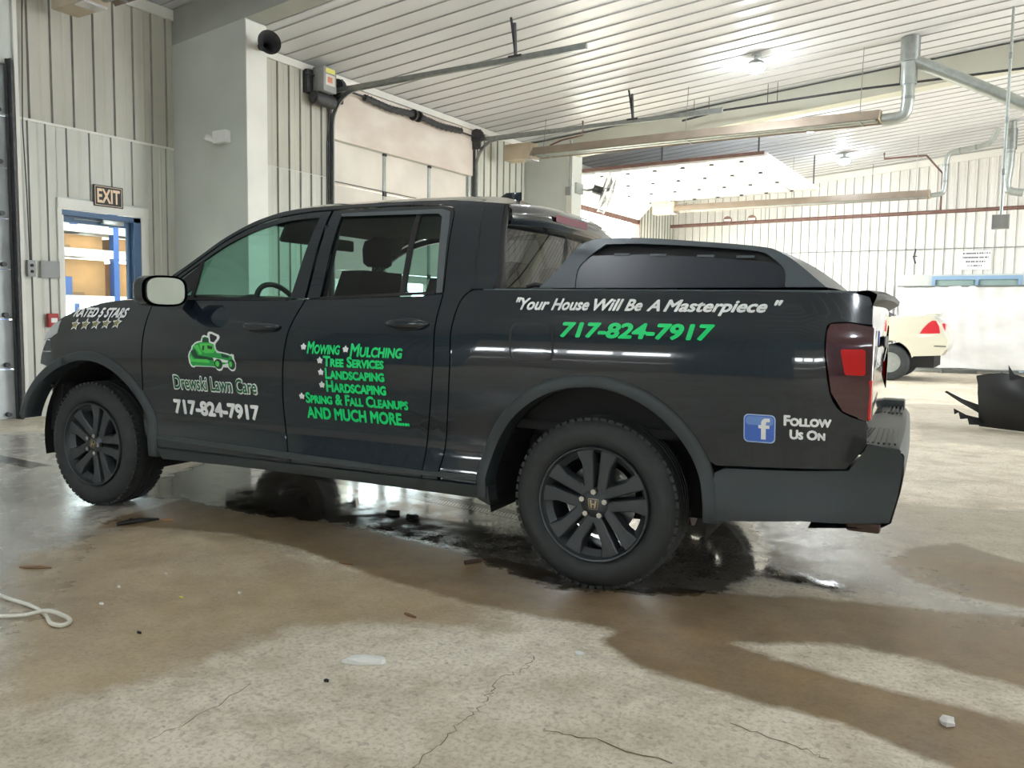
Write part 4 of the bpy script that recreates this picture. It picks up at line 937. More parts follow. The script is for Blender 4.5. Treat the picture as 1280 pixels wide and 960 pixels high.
# tail lamps
tl = [(4.238,1.143),(4.16,1.156),(4.10,1.152),(4.092,1.13),(4.092,1.05),(4.116,.905),(4.158,.835),(4.238,.801)]
for far in (False, True):
    T_ = thing('x', (0, 0, 0)); bpy.data.objects.remove(T_)
    lm = link('tail_lamp', patch_mesh([shrink(tl, -.004)], off=-.004, rim=.05, far=far, step=.025), 'tail_red', truck)
    me = patch_mesh([[(4.138,1.058),(4.144,1.064),(4.216,1.064),(4.222,1.056),(4.225,.975),(4.219,.968),(4.162,.968),(4.155,.975)]], off=-.006, rim=.004, far=far, step=.02); link('lit_lens', me, 'bright_red', lm)
    y0 = Y(4.238, 1.0)-.004; rows = []
    for z in (1.143, 1.05, .95, .85, .801):
        yy = -.034+D(4.238, z); rr = [(4.238, yy, z), (4.246, yy+.006, z), (4.250, yy+.02, z), (4.250, yy+.075, z)]
        rows.append([(x, 2*CY-q if far else q, zz) for x, q, zz in rr])
    B().grid([[(x-(.02 if far else 0), q, z) for x, q, z in r] for r in rows]).build('rear_lens', 'tail_red', lm, 180); B().grid([[(x+.001-(.02 if far else 0), q-.001, z) for x, q, z in r[:3]] for r in rows[2:]]).build('rear_lens', 'bright_red', lm, 180)
    rows2 = [[(x+.002-(.02 if far else 0), q, zz) for x, q, zz in r[2:]] for r in rows[3:]]
    B().grid(rows2).build('reverse_lens', 'glass_clear' if False else 'headlight', lm)
# bed rail caps, inner bed
for far in (False, True):
    rows = []
    for k in range(31):
        x = 2.62+(4.18-2.62)*k/30; z = 1.287-.010*k/30; y0 = -.03+D(x, z-.003)-.002
        r = [(x, y0, z-.012), (x, y0+.003, z+.001), (x, y0+.012, z+.004), (x, y0+.11, z+.004), (x, y0+.12, z-.03)]
        rows.append([(a, 2*CY-b2 if far else b2, c) for a, b2, c in r])
    B().grid(rows).build('bed_rail_cap', 'cap_plastic', truck, 40)
    y0 = .15; yy = 2*CY-y0 if far else y0
    B().box2((2.72, yy-.01, .70), (4.20, yy+.01, 1.26)).build('bed_inner_wall', 'under', truck)
B().box2((2.70, .12, .66), (4.22, 2*CY-.12, .70)).build('bed_floor', 'under', truck); B().box2((2.70, .10, .66), (2.74, 2*CY-.10, 1.27)).build('bed_front_wall', 'under', truck)
# bed cap (sail shaped cover on the bed)
capo = sm([(2.868,1.296),(2.925,1.352),(2.985,1.425),(3.03,1.482),(3.062,1.505),(3.112,1.515)], 4)+sm([(3.112,1.515),(3.30,1.512),(3.50,1.494),(3.70,1.474),(3.83,1.456),(3.88,1.440),(3.955,1.392),(4.068,1.296)], 4)[1:]
rec = sm([(3.040,1.297),(3.042,1.375),(3.085,1.43),(3.150,1.487)], 4)+sm([(3.150,1.487),(3.30,1.486),(3.50,1.472),(3.70,1.453),(3.815,1.438),(3.87,1.405),(3.912,1.362),(3.918,1.297)], 4)[1:]
pan = [(3.036,1.295),(3.040,1.375),(3.075,1.425),(3.10,1.436),(3.35,1.437),(3.60,1.420),(3.83,1.398),(3.88,1.390),(3.914,1.362),(3.921,1.295)]
cf = lambda x, z: .100+(z-1.29)*.30+1.2*max(0, z-1.44)**1.3
bcap = panel('bed_cap_side', [capo+[(3.922,1.296)]+list(reversed(rec))+[(3.036,1.296)]], 'cap_plastic', yfn=cf, rim=.03, gap=0, step=.05)
for i, far in enumerate((False, True)):
    link('cap_panel', patch_mesh([pan], yfn=cf, off=.006, rim=.012, far=far), 'cap_panel', bcap[i])
    link('cap_slot', patch_mesh([rec], yfn=cf, off=.026, rim=0, far=far), 'seal', bcap[i])
    for x in (3.2, 3.36, 3.56, 3.72): link('slot_clip', patch_mesh([[(x, 1.436-.02*(x-3.2)*2), (x+.07, 1.434-.02*(x-3.2)*2), (x+.07, 1.444-.02*(x-3.2)*2), (x, 1.446-.02*(x-3.2)*2)]], yfn=cf, off=.003, rim=.01, far=far), 'cap_plastic', bcap[i])
rows = [[(x, yy, z+.012*sin(pi*min(1, max(0, (yy-.16)/1.6)))) for yy in [cf(x, z)+(2*CY-2*cf(x, z))*j/10 for j in range(11)]] for x, z in capo]
B().grid(rows).build('bed_cap_top', 'cap_plastic', truck, 35)
B().tube([(2.80, .12, 1.30), (2.84, .125, 1.312), (2.88, .13, 1.305)], .012, 8).build('cap_latch', 'seal', truck, 60)
# roof
rows = []
RT = sm([(1.14,1.690,1.26),(1.255,1.722,1.20),(1.45,1.738,1.45),(1.9,1.742,1.9),(2.3,1.733,2.3),(2.5,1.712,2.5),(2.615,1.698,2.62)], 5)
for x, ze, _ in RT:
    f = (x-1.14)/(2.615-1.14); xc = x
    ye = -.03+D(x, ze); cz = ze+.075*min(1, f*6+.35)*min(1, (1-f)*4+.5); row = []
    for j in range(25):
        u = j/24; s = 1-abs(2*u-1)**2.6; yy = ye+(2*CY-2*ye)*u
        row.append((xc-.10*s*max(0, 1-f*4)+.0*s*max(0, f*4-3), yy, ze+(cz-ze)*s))
    rows.append(row)
roof = B().grid(rows).build('roof', 'paint', truck, 180)
# rear visor with brake lamp
rows = []
for j in range(25):
    u = j/24; ye = .262; yy = ye+(2*CY-2*ye)*u; s = 1-abs(2*u-1)**3
    rows.append([(2.56, yy, 1.700+.040*s), (2.62+.04*s, yy, 1.694+.036*s), (2.648+.045*s, yy, 1.672+.03*s), (2.655+.045*s, yy, 1.625+.025*s), (2.640+.04*s, yy, 1.600+.02*s), (2.58, yy, 1.60+.02*s)])
vis = B().grid(rows).build('roof_spoiler', 'paint', truck, 50)
B().grid([[(2.706, yy, z) for z in (1.652, 1.690)] for yy in (.66, .80, .95, 1.10)]).build('brake_lamp', mat('brake_red', (.22,.05,.08), .2), vis)
fin = B().grid([[(2.20+t*.16, CY+s*.03*sin(pi*min(1, t+.15)), 1.80+h*(.062 if t > .35 else .02+.12*t)) for s, h in ((-1, 0), (-.6, .6), (0, 1), (.6, .6), (1, 0))] for t in (0, .2, .4, .6, .8, 1)])
fin.build('antenna_fin', 'paint', truck, 60)
# windshield, rear glass
rows = []
WS = sm([(.50,1.275),(.563,1.348),(.69,1.430),(.787,1.495),(.883,1.563),(1.025,1.641),(1.14,1.688)], 3)
for i, (x, z) in enumerate(WS):
    f = i/(len(WS)-1); ye = -.03+D(x, z)+.01; row = []
    for j in range(17):
        u = j/16; s = 1-abs(2*u-1)**2.2
        row.append((x-(.22-.10*f)*s, ye+(2*CY-2*ye)*u, z+(.035*s*f)-.02*s*(1-f)))
    rows.append(row)
B().grid(rows).build('windshield', 'glass_wind', truck, 180)
rows = []
for i in range(7):
    f = i/6; x = 2.690-.085*f; z = 1.285+.34*f; row = []
    for j in range(13):
        u = j/12; y0 = .13+.09*f; row.append((x+.035*(1-(2*u-1)**2), y0+(2*CY-2*y0)*u, z))
    rows.append(row)
B().grid(rows).build('rear_glass', 'glass_back', truck, 180)
for far in (False, True):
    rows = []
    for i in range(7):
        f = i/6; z = 1.285+.41*f; xe = 2.677-.058*f; ye = -.03+D(xe, z); y1 = .14+.09*f
        r = [(xe-.002, ye, z), (xe+.012, ye+.012, z), (xe+.012, ye+.03, z), (2.690-.075*f, max(y1, ye+.05), z)]
        rows.append([(a, 2*CY-q if far else q, c) for a, q, c in r])
    B().grid(rows).build('rear_pillar_edge', 'seal', truck, 60)
B().box2((2.64, .10, 1.20), (2.70, 2*CY-.10, 1.287)).build('cab_back_panel', 'paint', truck, bevel=.01)
# hood, front end
rows = []
HS = sm([(.48,1.232),(.286,1.232),(.093,1.215),(-.06,1.185),(-.182,1.145),(-.262,1.105)], 4)
for i, (x, z) in enumerate(HS):
    f = i/(len(HS)-1); ye = -.03+D(x, z)+.012; row = []
    for j in range(25):
        u = j/24; s = 1-abs(2*u-1)**3
        row.append((x-(.30*f+.14*(1-f)*0)*s-.10*(1-f)*s, ye+(2*CY-2*ye)*u, z+(.05-.05*f)*s-.03*(abs(2*u-1) > 1)))
    rows.append(row)
B().grid(rows).build('hood', 'paint', truck, 180)
def fx(u): return -.30-.33*(1-abs(2*u-1)**2.4)
def fy(u): return .06+u*(2*CY-.12)
rows = [[(fx(j/24)-o, fy(j/24), z) for j in range(25)] for z, o in ((1.10, -.02), (1.06, .03), (.98, .05), (.80, .05), (.70, .02))]
gr = B().grid(rows).build('grille', 'seal', truck, 180)
for z in (.78, .86, .94, 1.02):
    B().tube([(fx(.22+.56*j/12)-.062, fy(.22+.56*j/12), z) for j in range(13)], .014, 6).build('grille_bar', 'chrome' if z > 1 else 'cladding', gr, 60)
for s in (0, 1):
    us = [(.0+.2*j/6) for j in range(7)]; us = [1-u for u in us] if s else us
    rows = [[(fx(u)-.055, fy(u)+(-.035 if not s else .035)*(1-abs(u-s)/.2)*0, z) for u in us] for z in (1.07, 1.03, .99)]
    hl = B().grid(rows).build('headlight', 'headlight', truck, 180)
    sd = patch_mesh([[(-.225,1.108),(-.285,1.085),(-.345,1.03),(-.372,.985),(-.30,1.00),(-.24,1.03)]], off=-.004, rim=.01, far=bool(s), step=.03); link('side_lens', sd, 'headlight', hl)
B().box2((-.55, .25, .48), (-.47, 2*CY-.25, .60)).build('crash_bar', 'under', truck, bevel=.01)
B().box2((-.45, .22, .42), (-.38, 2*CY-.22, 1.05)).build('radiator', 'under', truck)
for far in (False, True):
    b = B()
    for q in ((-.40, .10, .62, .10, .42), (-.43, .14, .44, .09, .30), (-.46, .12, .36, .05, .18)):
        yy = 2*CY-q[1] if far else q[1]
        b.box((q[0], yy+(.08 if not far else -.08), q[2]), (q[3], .22, q[4]), R3('Y', .12))
    b.build('splash_liner', 'under', truck, bevel=.012)
for (p, q) in (((-.30, -.02, .80), (-.36, .0, .74)), ((-.36, .0, .76), (-.33, .0, .70))): B().cyl(p, q, .012, 8).build('loose_clip', 'seal', truck)
# under body
B().box2((.55, .12, .34), (2.66, 2*CY-.12, .44)).build('floor_pan', 'under', truck)
B().box2((-.40, .45, .36), (.60, 2*CY-.45, .80)).build('engine_bay', 'under', truck); B().box2((2.66, .45, .42), (3.7, 2*CY-.45, .66)).box2((3.60, .20, .40), (4.10, 2*CY-.2, .66)).build('rear_frame', 'under', truck)
for x in (0, 3.18): B().cyl((x, .2, .36), (x, 2*CY-.2, .36), .04, 12).build('axle_shaft', 'under', truck, 40)
B().cyl((3.1, .5, .30), (3.5, .5, .30), .09, 14).cyl((.6, .9, .29), (3.1, .55, .30), .03, 10).build('exhaust_pipe', 'rust', truck, 40)
# mirrors
for far in (False, True):
    s = -1 if far else 1; f = lambda y: 2*CY-y if far else y
    rows = []
    for t in range(9):
        a = t/8; sx = .035+.075*sin(pi*min(1, a*.9+.12))**.6; xx = .70+.13*a
        rr = 1 if a > .3 else .55+.45*(a/.3)
        rows.append([(xx+(.02 if far else .02+.030*a)*cos(q), f(-.16+(.105*rr)*(abs(cos(q))**.6)*(1 if cos(q) > 0 else -1)), 1.275+(.082*rr)*(abs(sin(q))**.6)*(1 if sin(q) > 0 else -1)) for q in [2*pi*k/24 for k in range(24)]])
    mr = B().grid(rows, close=True).add(rows[0], [tuple(range(24))]).build('door_mirror', 'paint', truck, 60)
    rr = [(.836 + (0 if far else .36*.092*(abs(cos(q))**.6)*(1 if cos(q) > 0 else -1)), f(-.16+.092*(abs(cos(q))**.6)*(1 if cos(q) > 0 else -1)), 1.275+.070*(abs(sin(q))**.6)*(1 if sin(q) > 0 else -1)) for q in [2*pi*k/24 for k in range(24)]]
    B().poly(rr, (.003, 0, 0)).build('mirror_glass', 'mirror_glass', mr)
    B().poly([(x-.012, y_, z) for x, y_, z in rr], (.006, 0, 0)).build('mirror_back', 'seal', mr)
    B().poly([(.70, f(.0), 1.215), (.78, f(0), 1.215), (.79, f(.03), 1.265), (.72, f(.03), 1.265)], (0, -s*.12, 0)).build('mirror_arm', 'seal', mr, bevel=.008)
# door handles
for (xa, xb, z, prt) in ((1.226, 1.480, 1.098, fdoors), (2.122, 2.360, 1.128, rdoors)):
    for i, far in enumerate((False, True)):
        f = lambda y: 2*CY-y if far else y; rows = []
        for k in range(15):
            a = k/14; x = xa+(xb-xa)*a; w = .020*(max(.05, 1-abs(2*a-1)**3.0))**.5; o = .030*(1-abs(2*a-1)**4)
            y0 = -.03+D(x, z); rows.append([(x, f(y0-o-.012*sin(q)*0-w*.8*max(0, -sin(q+pi))*.0+(-.010*cos(q))), z+w*sin(q)) for q in [2*pi*j/12 for j in range(12)]])
        B().grid(rows, close=True).build('door_handle', 'paint', prt[i], 180)
        el = [(xa+(xb-xa)*(.5+.42*cos(q)), z-.004+.030*sin(q)) for q in [2*pi*j/20 for j in range(20)]]
        link('handle_cup', patch_mesh([el], off=-.0012, rim=0, far=far), 'seal', prt[i])
# ---- wheels
def make_wheel():
    w = bpy.data.objects.new('wheel', None); COL.objects.link(w); w.empty_display_size = .1
    tp = [(.248,.018),(.262,.004),(.285,-.006),(.315,-.008),(.340,.002),(.356,.016),(.365,.030),(.372,.045),(.374,.06)]
    groove = [(.374,.088),(.366,.090),(.366,.098),(.3745,.100),(.3745,.118),(.366,.120),(.366,.130),(.3745,.132),(.374,.152),(.366,.154),(.366,.162),(.374,.164)]
    tp2 = tp+groove+[(r, .245-y) for r, y in reversed(tp)]
    tr = B().lathe(tp2, (0, 0, 0), 'y', 72).build('tire', 'tire', w, 50)
    bb = B()
    for k in range(64):
        for y0, y1 in ((.018, .058), (.187, .227)):
            a = 2*pi*k/64; M = Matrix.Rotation(-a, 3, 'Y'); c = M @ Vector((.3655, (y0+y1)/2, 0)); bb.box(c, (.0125, y1-y0, .024), M)
    bb.build('tread_blocks', 'tire', tr, kind='stuff')
    B().lathe([(.247,.016),(.250,.004),(.246,-.002),(.240,.000),(.236,.012),(.228,.030),(.218,.040),(.212,.10),(.205,.20),(.240,.235)], (0, 0, 0), 'y', 64).build('rim', 'wheel_grey', w, 50)
    B().lathe([(.001,.11),(.16,.11),(.16,.12),(.001,.12)], (0, 0, 0), 'y', 40).build('brake_disc', 'galv', w, 40)
    B().cyl((0, .12, 0), (0, .22, 0), .14, 20).build('backing_plate', 'under', w, 40)
    for k in range(5):
        a0 = radians(88-72*k)
        for s in (-1, 1):
            b = B(); rows = []
            for t in range(9):
                f = t/8; r = .045+(.232-.045)*f
                off = s*(.027+.019*f); wd = .0215+.006*f + (.010 if f > .8 else 0)*0; dep = .030-.016*sin(pi*f*.9)*0-.012*f
                # local frame: radial, tangential
                def P(q, yv): return (r*cos(a0)-(off+q)*sin(a0), yv, r*sin(a0)+(off+q)*cos(a0))
                ex = s*.030*max(0, (f-.62)/.38)   # flare outwards near the rim
                o_in, o_out = -s*wd, s*wd+ex
                rows.append([P(o_in-s*.006, dep+.050), P(o_in, dep+.004), P(o_in+s*.005, dep), P(o_out-s*.005, dep), P(o_out, dep+.005), P(o_out+s*.008, dep+.050)])
            b.grid(rows).build('spoke', 'wheel_grey', w, 30)
        # web behind the wide gap, near the rim
        am = a0-radians(36)
        ww = []
        for t in range(7):
            q = am+radians(-14+28*t/6); ww.append([(.236*cos(q), .020, .236*sin(q)), (.205*cos(q), .050, .205*sin(q))])
        B().grid(ww).build('rim_web', 'wheel_grey', w)
    B().lathe([(.001,.014),(.030,.014),(.036,.018),(.056,.024),(.066,.034),(.070,.06)], (0, 0, 0), 'y', 40).build('hub', 'wheel_grey', w, 50)
    for k in range(5):
        a = radians(88-72*k-36+36); c = (.054*cos(a), .026, .054*sin(a))
        B().cyl((c[0], .030, c[2]), (c[0], .020, c[2]), .015, 12).build('lug_recess', 'seal', w)
        B().cyl((c[0], .024, c[2]), (c[0], .004, c[2]), .0125, 6).build('lug_nut', 'chrome', w)
    em = B(); Z = .0125
    for pts in ([(-.016,.017),(-.008,.017),(-.0065,.003),(.0065,.003),(.008,.017),(.016,.017),(.011,-.017),(.004,-.017),(.0045,-.003),(-.0045,-.003),(-.004,-.017),(-.011,-.017)],): em.poly([(x, Z, z) for x, z in pts], (0, -.002, 0))
    rr = [(x*.023, z*.022) for x, z in [(-1,.9),(-.9,1),(.9,1),(1,.9),(.8,-.9),(.7,-1),(-.7,-1),(-.8,-.9)]]
    for i in range(8):
        a, c = rr[i], rr[(i+1) % 8]; em.cyl((a[0], Z, a[1]), (c[0], Z, c[1]), .0014, 5)
    em.build('emblem', 'brass', w)
    return w
w0 = make_wheel(); w0.parent = truck; w0.location = (3.18, .0, .372)
w1 = copy_tree(w0, truck); w1.location = (0.0, .0, .372); w1.rotation_euler = (0, radians(17), radians(0))
for x in (0, 3.18):
    w2 = copy_tree(w0, truck); w2.location = (x, 2*CY, .372); w2.rotation_euler = (0, 0, pi)
# ---- interior
B().box2((.50, .10, .44), (2.62, 2*CY-.10, .50)).build('cabin_floor', 'interior', truck)
B().grid([[(x, yy, z) for yy in (.12, .6, 1.3, 2*CY-.12)] for x, z in ((.45,.5),(.48,1.19),(.62,1.235),(.80,1.235),(.93,1.16),(.90,.95),(.80,.5))]).build('dashboard', mat('dash_grey', (.07,.075,.078), .6), truck, 50)
B().grid([[(.74+.04*s, .36+.38*u, 1.22+.06*sin(pi*u)*(1-abs(s-.5))) for u in [k/10 for k in range(11)]] for s in (0, .5, 1, 2.5, 3.5)]).build('gauge_hood', 'interior', truck, 60)
ax = Vector((.90, 0, .42)).normalized(); e1 = Vector((0, 1, 0)); e2 = ax.cross(e1); c = Vector((.98, .55, 1.17))
sw = B().tube([c+.185*(cos(a)*e1+sin(a)*e2) for a in [2*pi*k/32 for k in range(33)]], .016, 8).build('steering_wheel', 'interior', truck, 180)
B().cyl(c-ax*.03, c+ax*.01, .06, 16).cyl(c-e1*.17, c+e1*.17, .014, 6).cyl(c, c-e2*.17 if e2.z > 0 else c+e2*.17, .016, 6).build('spokes', 'interior', sw)
B().box2((.915, .50, 1.235), (.935, .64, 1.27)).build('instrument_glint', 'skin_tag', truck, bevel=.004)
def seat(x, y, w, hr=1):
    b = B(); b.box((x, y, .72), (.50, w, .16)); s = b.build('seat_cushion', 'seat_fabric', truck, bevel=.04)
    rows = []
    for k in range(11):
        f = k/10; z = .74+.66*f; xx = x+.22+.16*f; wd = w/2*(1-.25*f**3); rows.append([(xx+dx, y+dy*wd, z) for dx, dy in ((-.06,-.7),(-.085,-.95),(-.02,-1),(.06,-.95),(.06,.95),(-.02,1),(-.085,.95),(-.06,.7))])
    B().grid(rows, close=True).add(rows[-1], [tuple(range(8))]).build('seat_back', 'seat_fabric', truck, 60)
    for o in ([0] if w < .6 else [-w*.33, w*.33]):
        r2 = [[(x+.40+.045*cos(a)*q, y+o+.12*sin(a)*q, 1.395+.03+.15*t) for a in [2*pi*k/16 for k in range(16)]] for t, q in ((0,.7),(.12,1),(.6,1.05),(.9,.9),(1,.5))]
        B().grid(r2, close=True).add(r2[-1], [tuple(range(16))]).cyl((x+.39, y+o-.04, 1.36), (x+.40, y+o-.04, 1.44), .006, 6).cyl((x+.39, y+o+.04, 1.36), (x+.40, y+o+.04, 1.44), .006, 6).build('headrest', 'seat_fabric', truck, 60)
seat(1.30, .52, .50); seat(1.30, 1.41, .50)
b = B().box((2.06, CY, .74), (.46, 1.44, .16)); b.build('rear_bench', 'seat_fabric', truck, bevel=.04)
B().poly([(2.22, .24, .76), (2.36, .24, 1.28), (2.46, .24, 1.28), (2.42, .24, .76)], (0, 1.45, 0)).build('rear_seat_back', 'seat_fabric', truck, bevel=.03)
for o in (.46, CY, 1.47): B().box((2.34, o, 1.375), (.10, .25, .19)).build('headrest', 'seat_fabric', truck, bevel=.035)
B().box2((.90, .82, .5), (1.7, 1.12, .95)).build('centre_console', 'interior', truck, bevel=.03)
for y0 in (.165, 2*CY-.165): B().tube([(1.53, y0+.03*(1 if y0 < 1 else -1), .5), (1.55, y0, 1.15), (1.60, y0+.09*(1 if y0 < 1 else -1), 1.62)], .045, 8).build('pillar_trim', 'interior', truck, 60)
B().grid([[(x, yy, z) for yy in (.34, .7, 1.25, 2*CY-.34)] for x, z in ((1.12, 1.655), (1.25,1.685),(1.9,1.70),(2.5,1.685))]).build('headliner', 'interior', truck)
B().box((1.10, CY, 1.60), (.03, .24, .07)).build('rear_view_mirror', 'interior', truck, bevel=.01)
for yy in (.55, 1.38): B().box((1.16, yy, 1.63), (.03, .34, .13), R3('Y', .5)).build('sun_visor', 'interior', truck, bevel=.01)
for i, (o, p) in enumerate(((fd_low, fdoors), (rd_low, rdoors))):
    for k, far in enumerate((False, True)): link('door_trim', patch_mesh([shrink(o, .02)], off=.05, rim=0, far=far, step=.1), 'interior', p[k])
# ---- lettering
def on_side(off=.0032): return lambda u, v: (u, -.03+D(u, v)-off, v)
def side_text(body, box, m, name='lettering', off=.0032, parent=None, **k): return text_obj(name, body, m, parent or truck, on_side(off), box, **k)
FD, RD = fdoors[0], rdoors[0]
side_text('Drewski Lawn Care', (.714, 1.326, .738, .826), 'white_vinyl', off=.0028, parent=FD, bold=.07, label='white outline of the company name')
side_text('Drewski Lawn Care', (.722, 1.318, .745, .819), 'dark_green_vinyl', off=.0046, parent=FD, bold=.02)
side_text('717-824-7917', (.693, 1.318, .602, .686), 'white_vinyl', parent=FD, bold=.05)
def mower(px, py): return (.844+(px-229)/(687-229)*(1.203-.844), 1.062-(py-59)/(443-59)*(1.062-.852))
def dec(name, pts, m, off, parent): 
    me = patch_mesh([[mower(*p) for p in pts]], off=-off, rim=0, step=.08); link(name, me, m, parent)
def ell(cx, cy, a, b, n=20): return [(cx+a*cos(2*pi*k/n), cy+b*sin(2*pi*k/n)) for k in range(n)]
M_ = [('mower_outline', [(235,300),(245,262),(262,235),(270,200),(300,165),(330,150),(352,148),(362,100),(378,88),(412,98),(408,75),(420,56),(445,55),(515,85),(526,105),(520,130),(492,170),(492,190),(500,225),(520,243),(600,258),(622,268),(640,262),(658,270),(662,312),(677,350),(672,400),(655,428),(630,430),(608,410),(598,396),(558,397),(545,425),(520,436),(500,426),(484,402),(440,398),(300,402),(285,414),(262,408),(243,370)], 'white_vinyl', .0028),
 ('handle_gap', [(432,80),(448,76),(500,100),(502,118),(476,158),(446,150),(436,110)], 'paint', .0036),
 ('mower_body', [(248,300),(256,265),(275,240),(283,205),(305,178),(345,162),(366,160),(376,112),(392,104),(424,116),(434,160),(475,178),(487,225),(505,258),(560,262),(640,285),(655,340),(480,392),(300,392),(276,400),(258,375)], 'mower_green', .0036),
 ('mower_highlight', [(345,172),(440,166),(478,190),(494,240),(470,262),(400,268),(362,240),(350,205)], 'mower_light', .0044),
 ('mower_highlight', [(290,200),(330,185),(352,235),(372,270),(350,285),(320,240)], 'mower_light', .0044),
 ('mower_seat', [(372,112),(425,120),(430,158),(368,158)], 'mower_dark', .0046),
 ('mower_shadow', [(418,188),(468,196),(464,226),(424,222)], 'mower_dark', .0050), ('mower_shadow', [(376,195),(392,190),(388,240),(370,235)], 'mower_dark', .0050),
 ('mower_shadow', [(262,250),(300,225),(330,290),(420,300),(470,310),(480,335),(300,320),(275,290)], 'mower_dark', .0042),
 ('mower_deck', [(262,290),(285,330),(415,325),(440,345),(420,382),(292,388),(256,352)], 'mower_light', .0046), ('mower_deck_side', [(262,355),(430,360),(425,388),(292,390)], 'mower_green', .0050),
 ('mower_frame', [(545,264),(618,278),(612,306),(552,300)], 'mower_dark', .0046), ('mower_frame', [(470,305),(560,318),(610,330),(600,350),(480,340)], 'white_vinyl', .0046),
 ('mower_tyre', ell(518,366,38,50), 'mower_dark', .0054), ('mower_hub', ell(510,364,18,28), 'mower_light', .006), ('mower_tyre', ell(640,364,31,50), 'mower_dark', .0054), ('mower_hub', ell(630,362,14,28), 'mower_light', .006)]
mw = None
for nm, pts, m, off in M_:
    dec(nm, pts, m, off, FD)
for t, bx, bd in (('Mowing', (1.667, 1.872, .968, 1.031), .035), ('Mulching', (1.930, 2.235, .962, 1.027), .035)):
    side_text(t, bx, 'green_vinyl', parent=RD, smallcaps=True, shear=.15, bold=bd)
for t, bx in (('Tree Services', (1.768, 2.130, .908, .963)), ('Landscaping', (1.777, 2.130, .847, .903)), ('Hardscaping', (1.777, 2.135, .782, .842)), ('Spring & Fall Cleanups', (1.640, 2.254, .718, .775))):
    side_text(t, bx, 'green_vinyl', parent=RD, smallcaps=True, bold=.045)
side_text('AND MUCH MORE...', (1.638, 2.254, .640, .703), 'green_vinyl', parent=RD, bold=.045)
def star(cx, cz, r, n=5, ri=.5, sh=0., sx=1.):
    return [(cx+sx*(r*(1 if k % 2 == 0 else ri)*sin(pi*k/n)+sh*r*(1 if k % 2 == 0 else ri)*cos(pi*k/n)), cz+r*(1 if k % 2 == 0 else ri)*cos(pi*k/n)) for k in range(2*n)]
for cx, cz in ((1.645,1.003),(1.905,.998),(1.748,.938),(1.752,.880),(1.752,.817),(1.617,.752)):
    link('star_bullet', patch_mesh([star(cx, cz, .019, ri=.62)], off=-.0032, rim=0), 'white_vinyl', RD)
side_text('RATED 5 STARS', (-.125, .340, 1.128, 1.186), 'white_vinyl', shear=.45, bold=.045)
for k in range(5):
    cx = -.085+k*.088; cz = 1.083+.004*k
    link('rating_star', patch_mesh([star(cx, cz, .038, ri=.48, sh=.3, sx=1.05)], off=-.0030, rim=0), 'white_vinyl', truck); link('rating_star_fill', patch_mesh([star(cx, cz, .025, ri=.5, sh=.3, sx=1.05)], off=-.0040, rim=0), 'gold_vinyl', truck)
# slogan word by word (word boxes measured on the photograph)
for wd_, a, b2, lo, hi in (('"Your', 2.795, 2.958, 1.196, 1.252), ('House', 2.968, 3.142, 1.196, 1.248), ('Will', 3.162, 3.293, 1.196, 1.247), ('Be', 3.298, 3.375, 1.196, 1.246), ('A', 3.392, 3.448, 1.196, 1.244), ('Masterpiece', 3.462, 3.870, 1.180, 1.244), ('"', 3.893, 3.926, 1.222, 1.244)):
    side_text(wd_, (a, b2, lo, hi), 'white_vinyl', name='slogan_word', shear=.38, bold=.035)
side_text('717-824-7917', (3.028, 3.678, 1.082, 1.148), 'green_vinyl', shear=.15, bold=.045)
def rrect(x0, x1, z0, z1, r, n=5):
    P = []
    for cx, cz, a in ((x1-r, z1-r, 0), (x0+r, z1-r, 90), (x0+r, z0+r, 180), (x1-r, z0+r, 270)): P += arc(cx, cz, r, a, a+90, n)
    return P
link('logo_border', patch_mesh([rrect(3.802, 3.921, .695, .806, .018)], off=-.0030, rim=0, step=.02), mat('logo_edge', (.55,.66,.88), .4), truck)
link('logo_square', patch_mesh([rrect(3.806, 3.917, .699, .802, .016)], off=-.0040, rim=0, step=.02), mat('logo_blue', (.07,.17,.62), .35), truck)
link('logo_gloss', patch_mesh([rrect(3.810, 3.913, .764, .798, .012)], off=-.0048, rim=0, step=.02), mat('logo_light', (.18,.33,.72), .35), truck)
fp = [(3.868,.709),(3.886,.709),(3.886,.752),(3.899,.752),(3.899,.765),(3.886,.765),(3.886,.772),(3.889,.778),(3.900,.778),(3.900,.792),(3.882,.792),(3.872,.786),(3.868,.776),(3.868,.765),(3.858,.765),(3.858,.752),(3.868,.752)]
link('logo_letter', patch_mesh([fp], off=-.0056, rim=0, step=.03), 'white_vinyl', truck)
side_text('Follow', (3.950, 4.118, .768, .810), 'white_vinyl', smallcaps=True, bold=.05); side_text('Us On', (3.972, 4.098, .717, .756), 'white_vinyl', smallcaps=True, bold=.05)
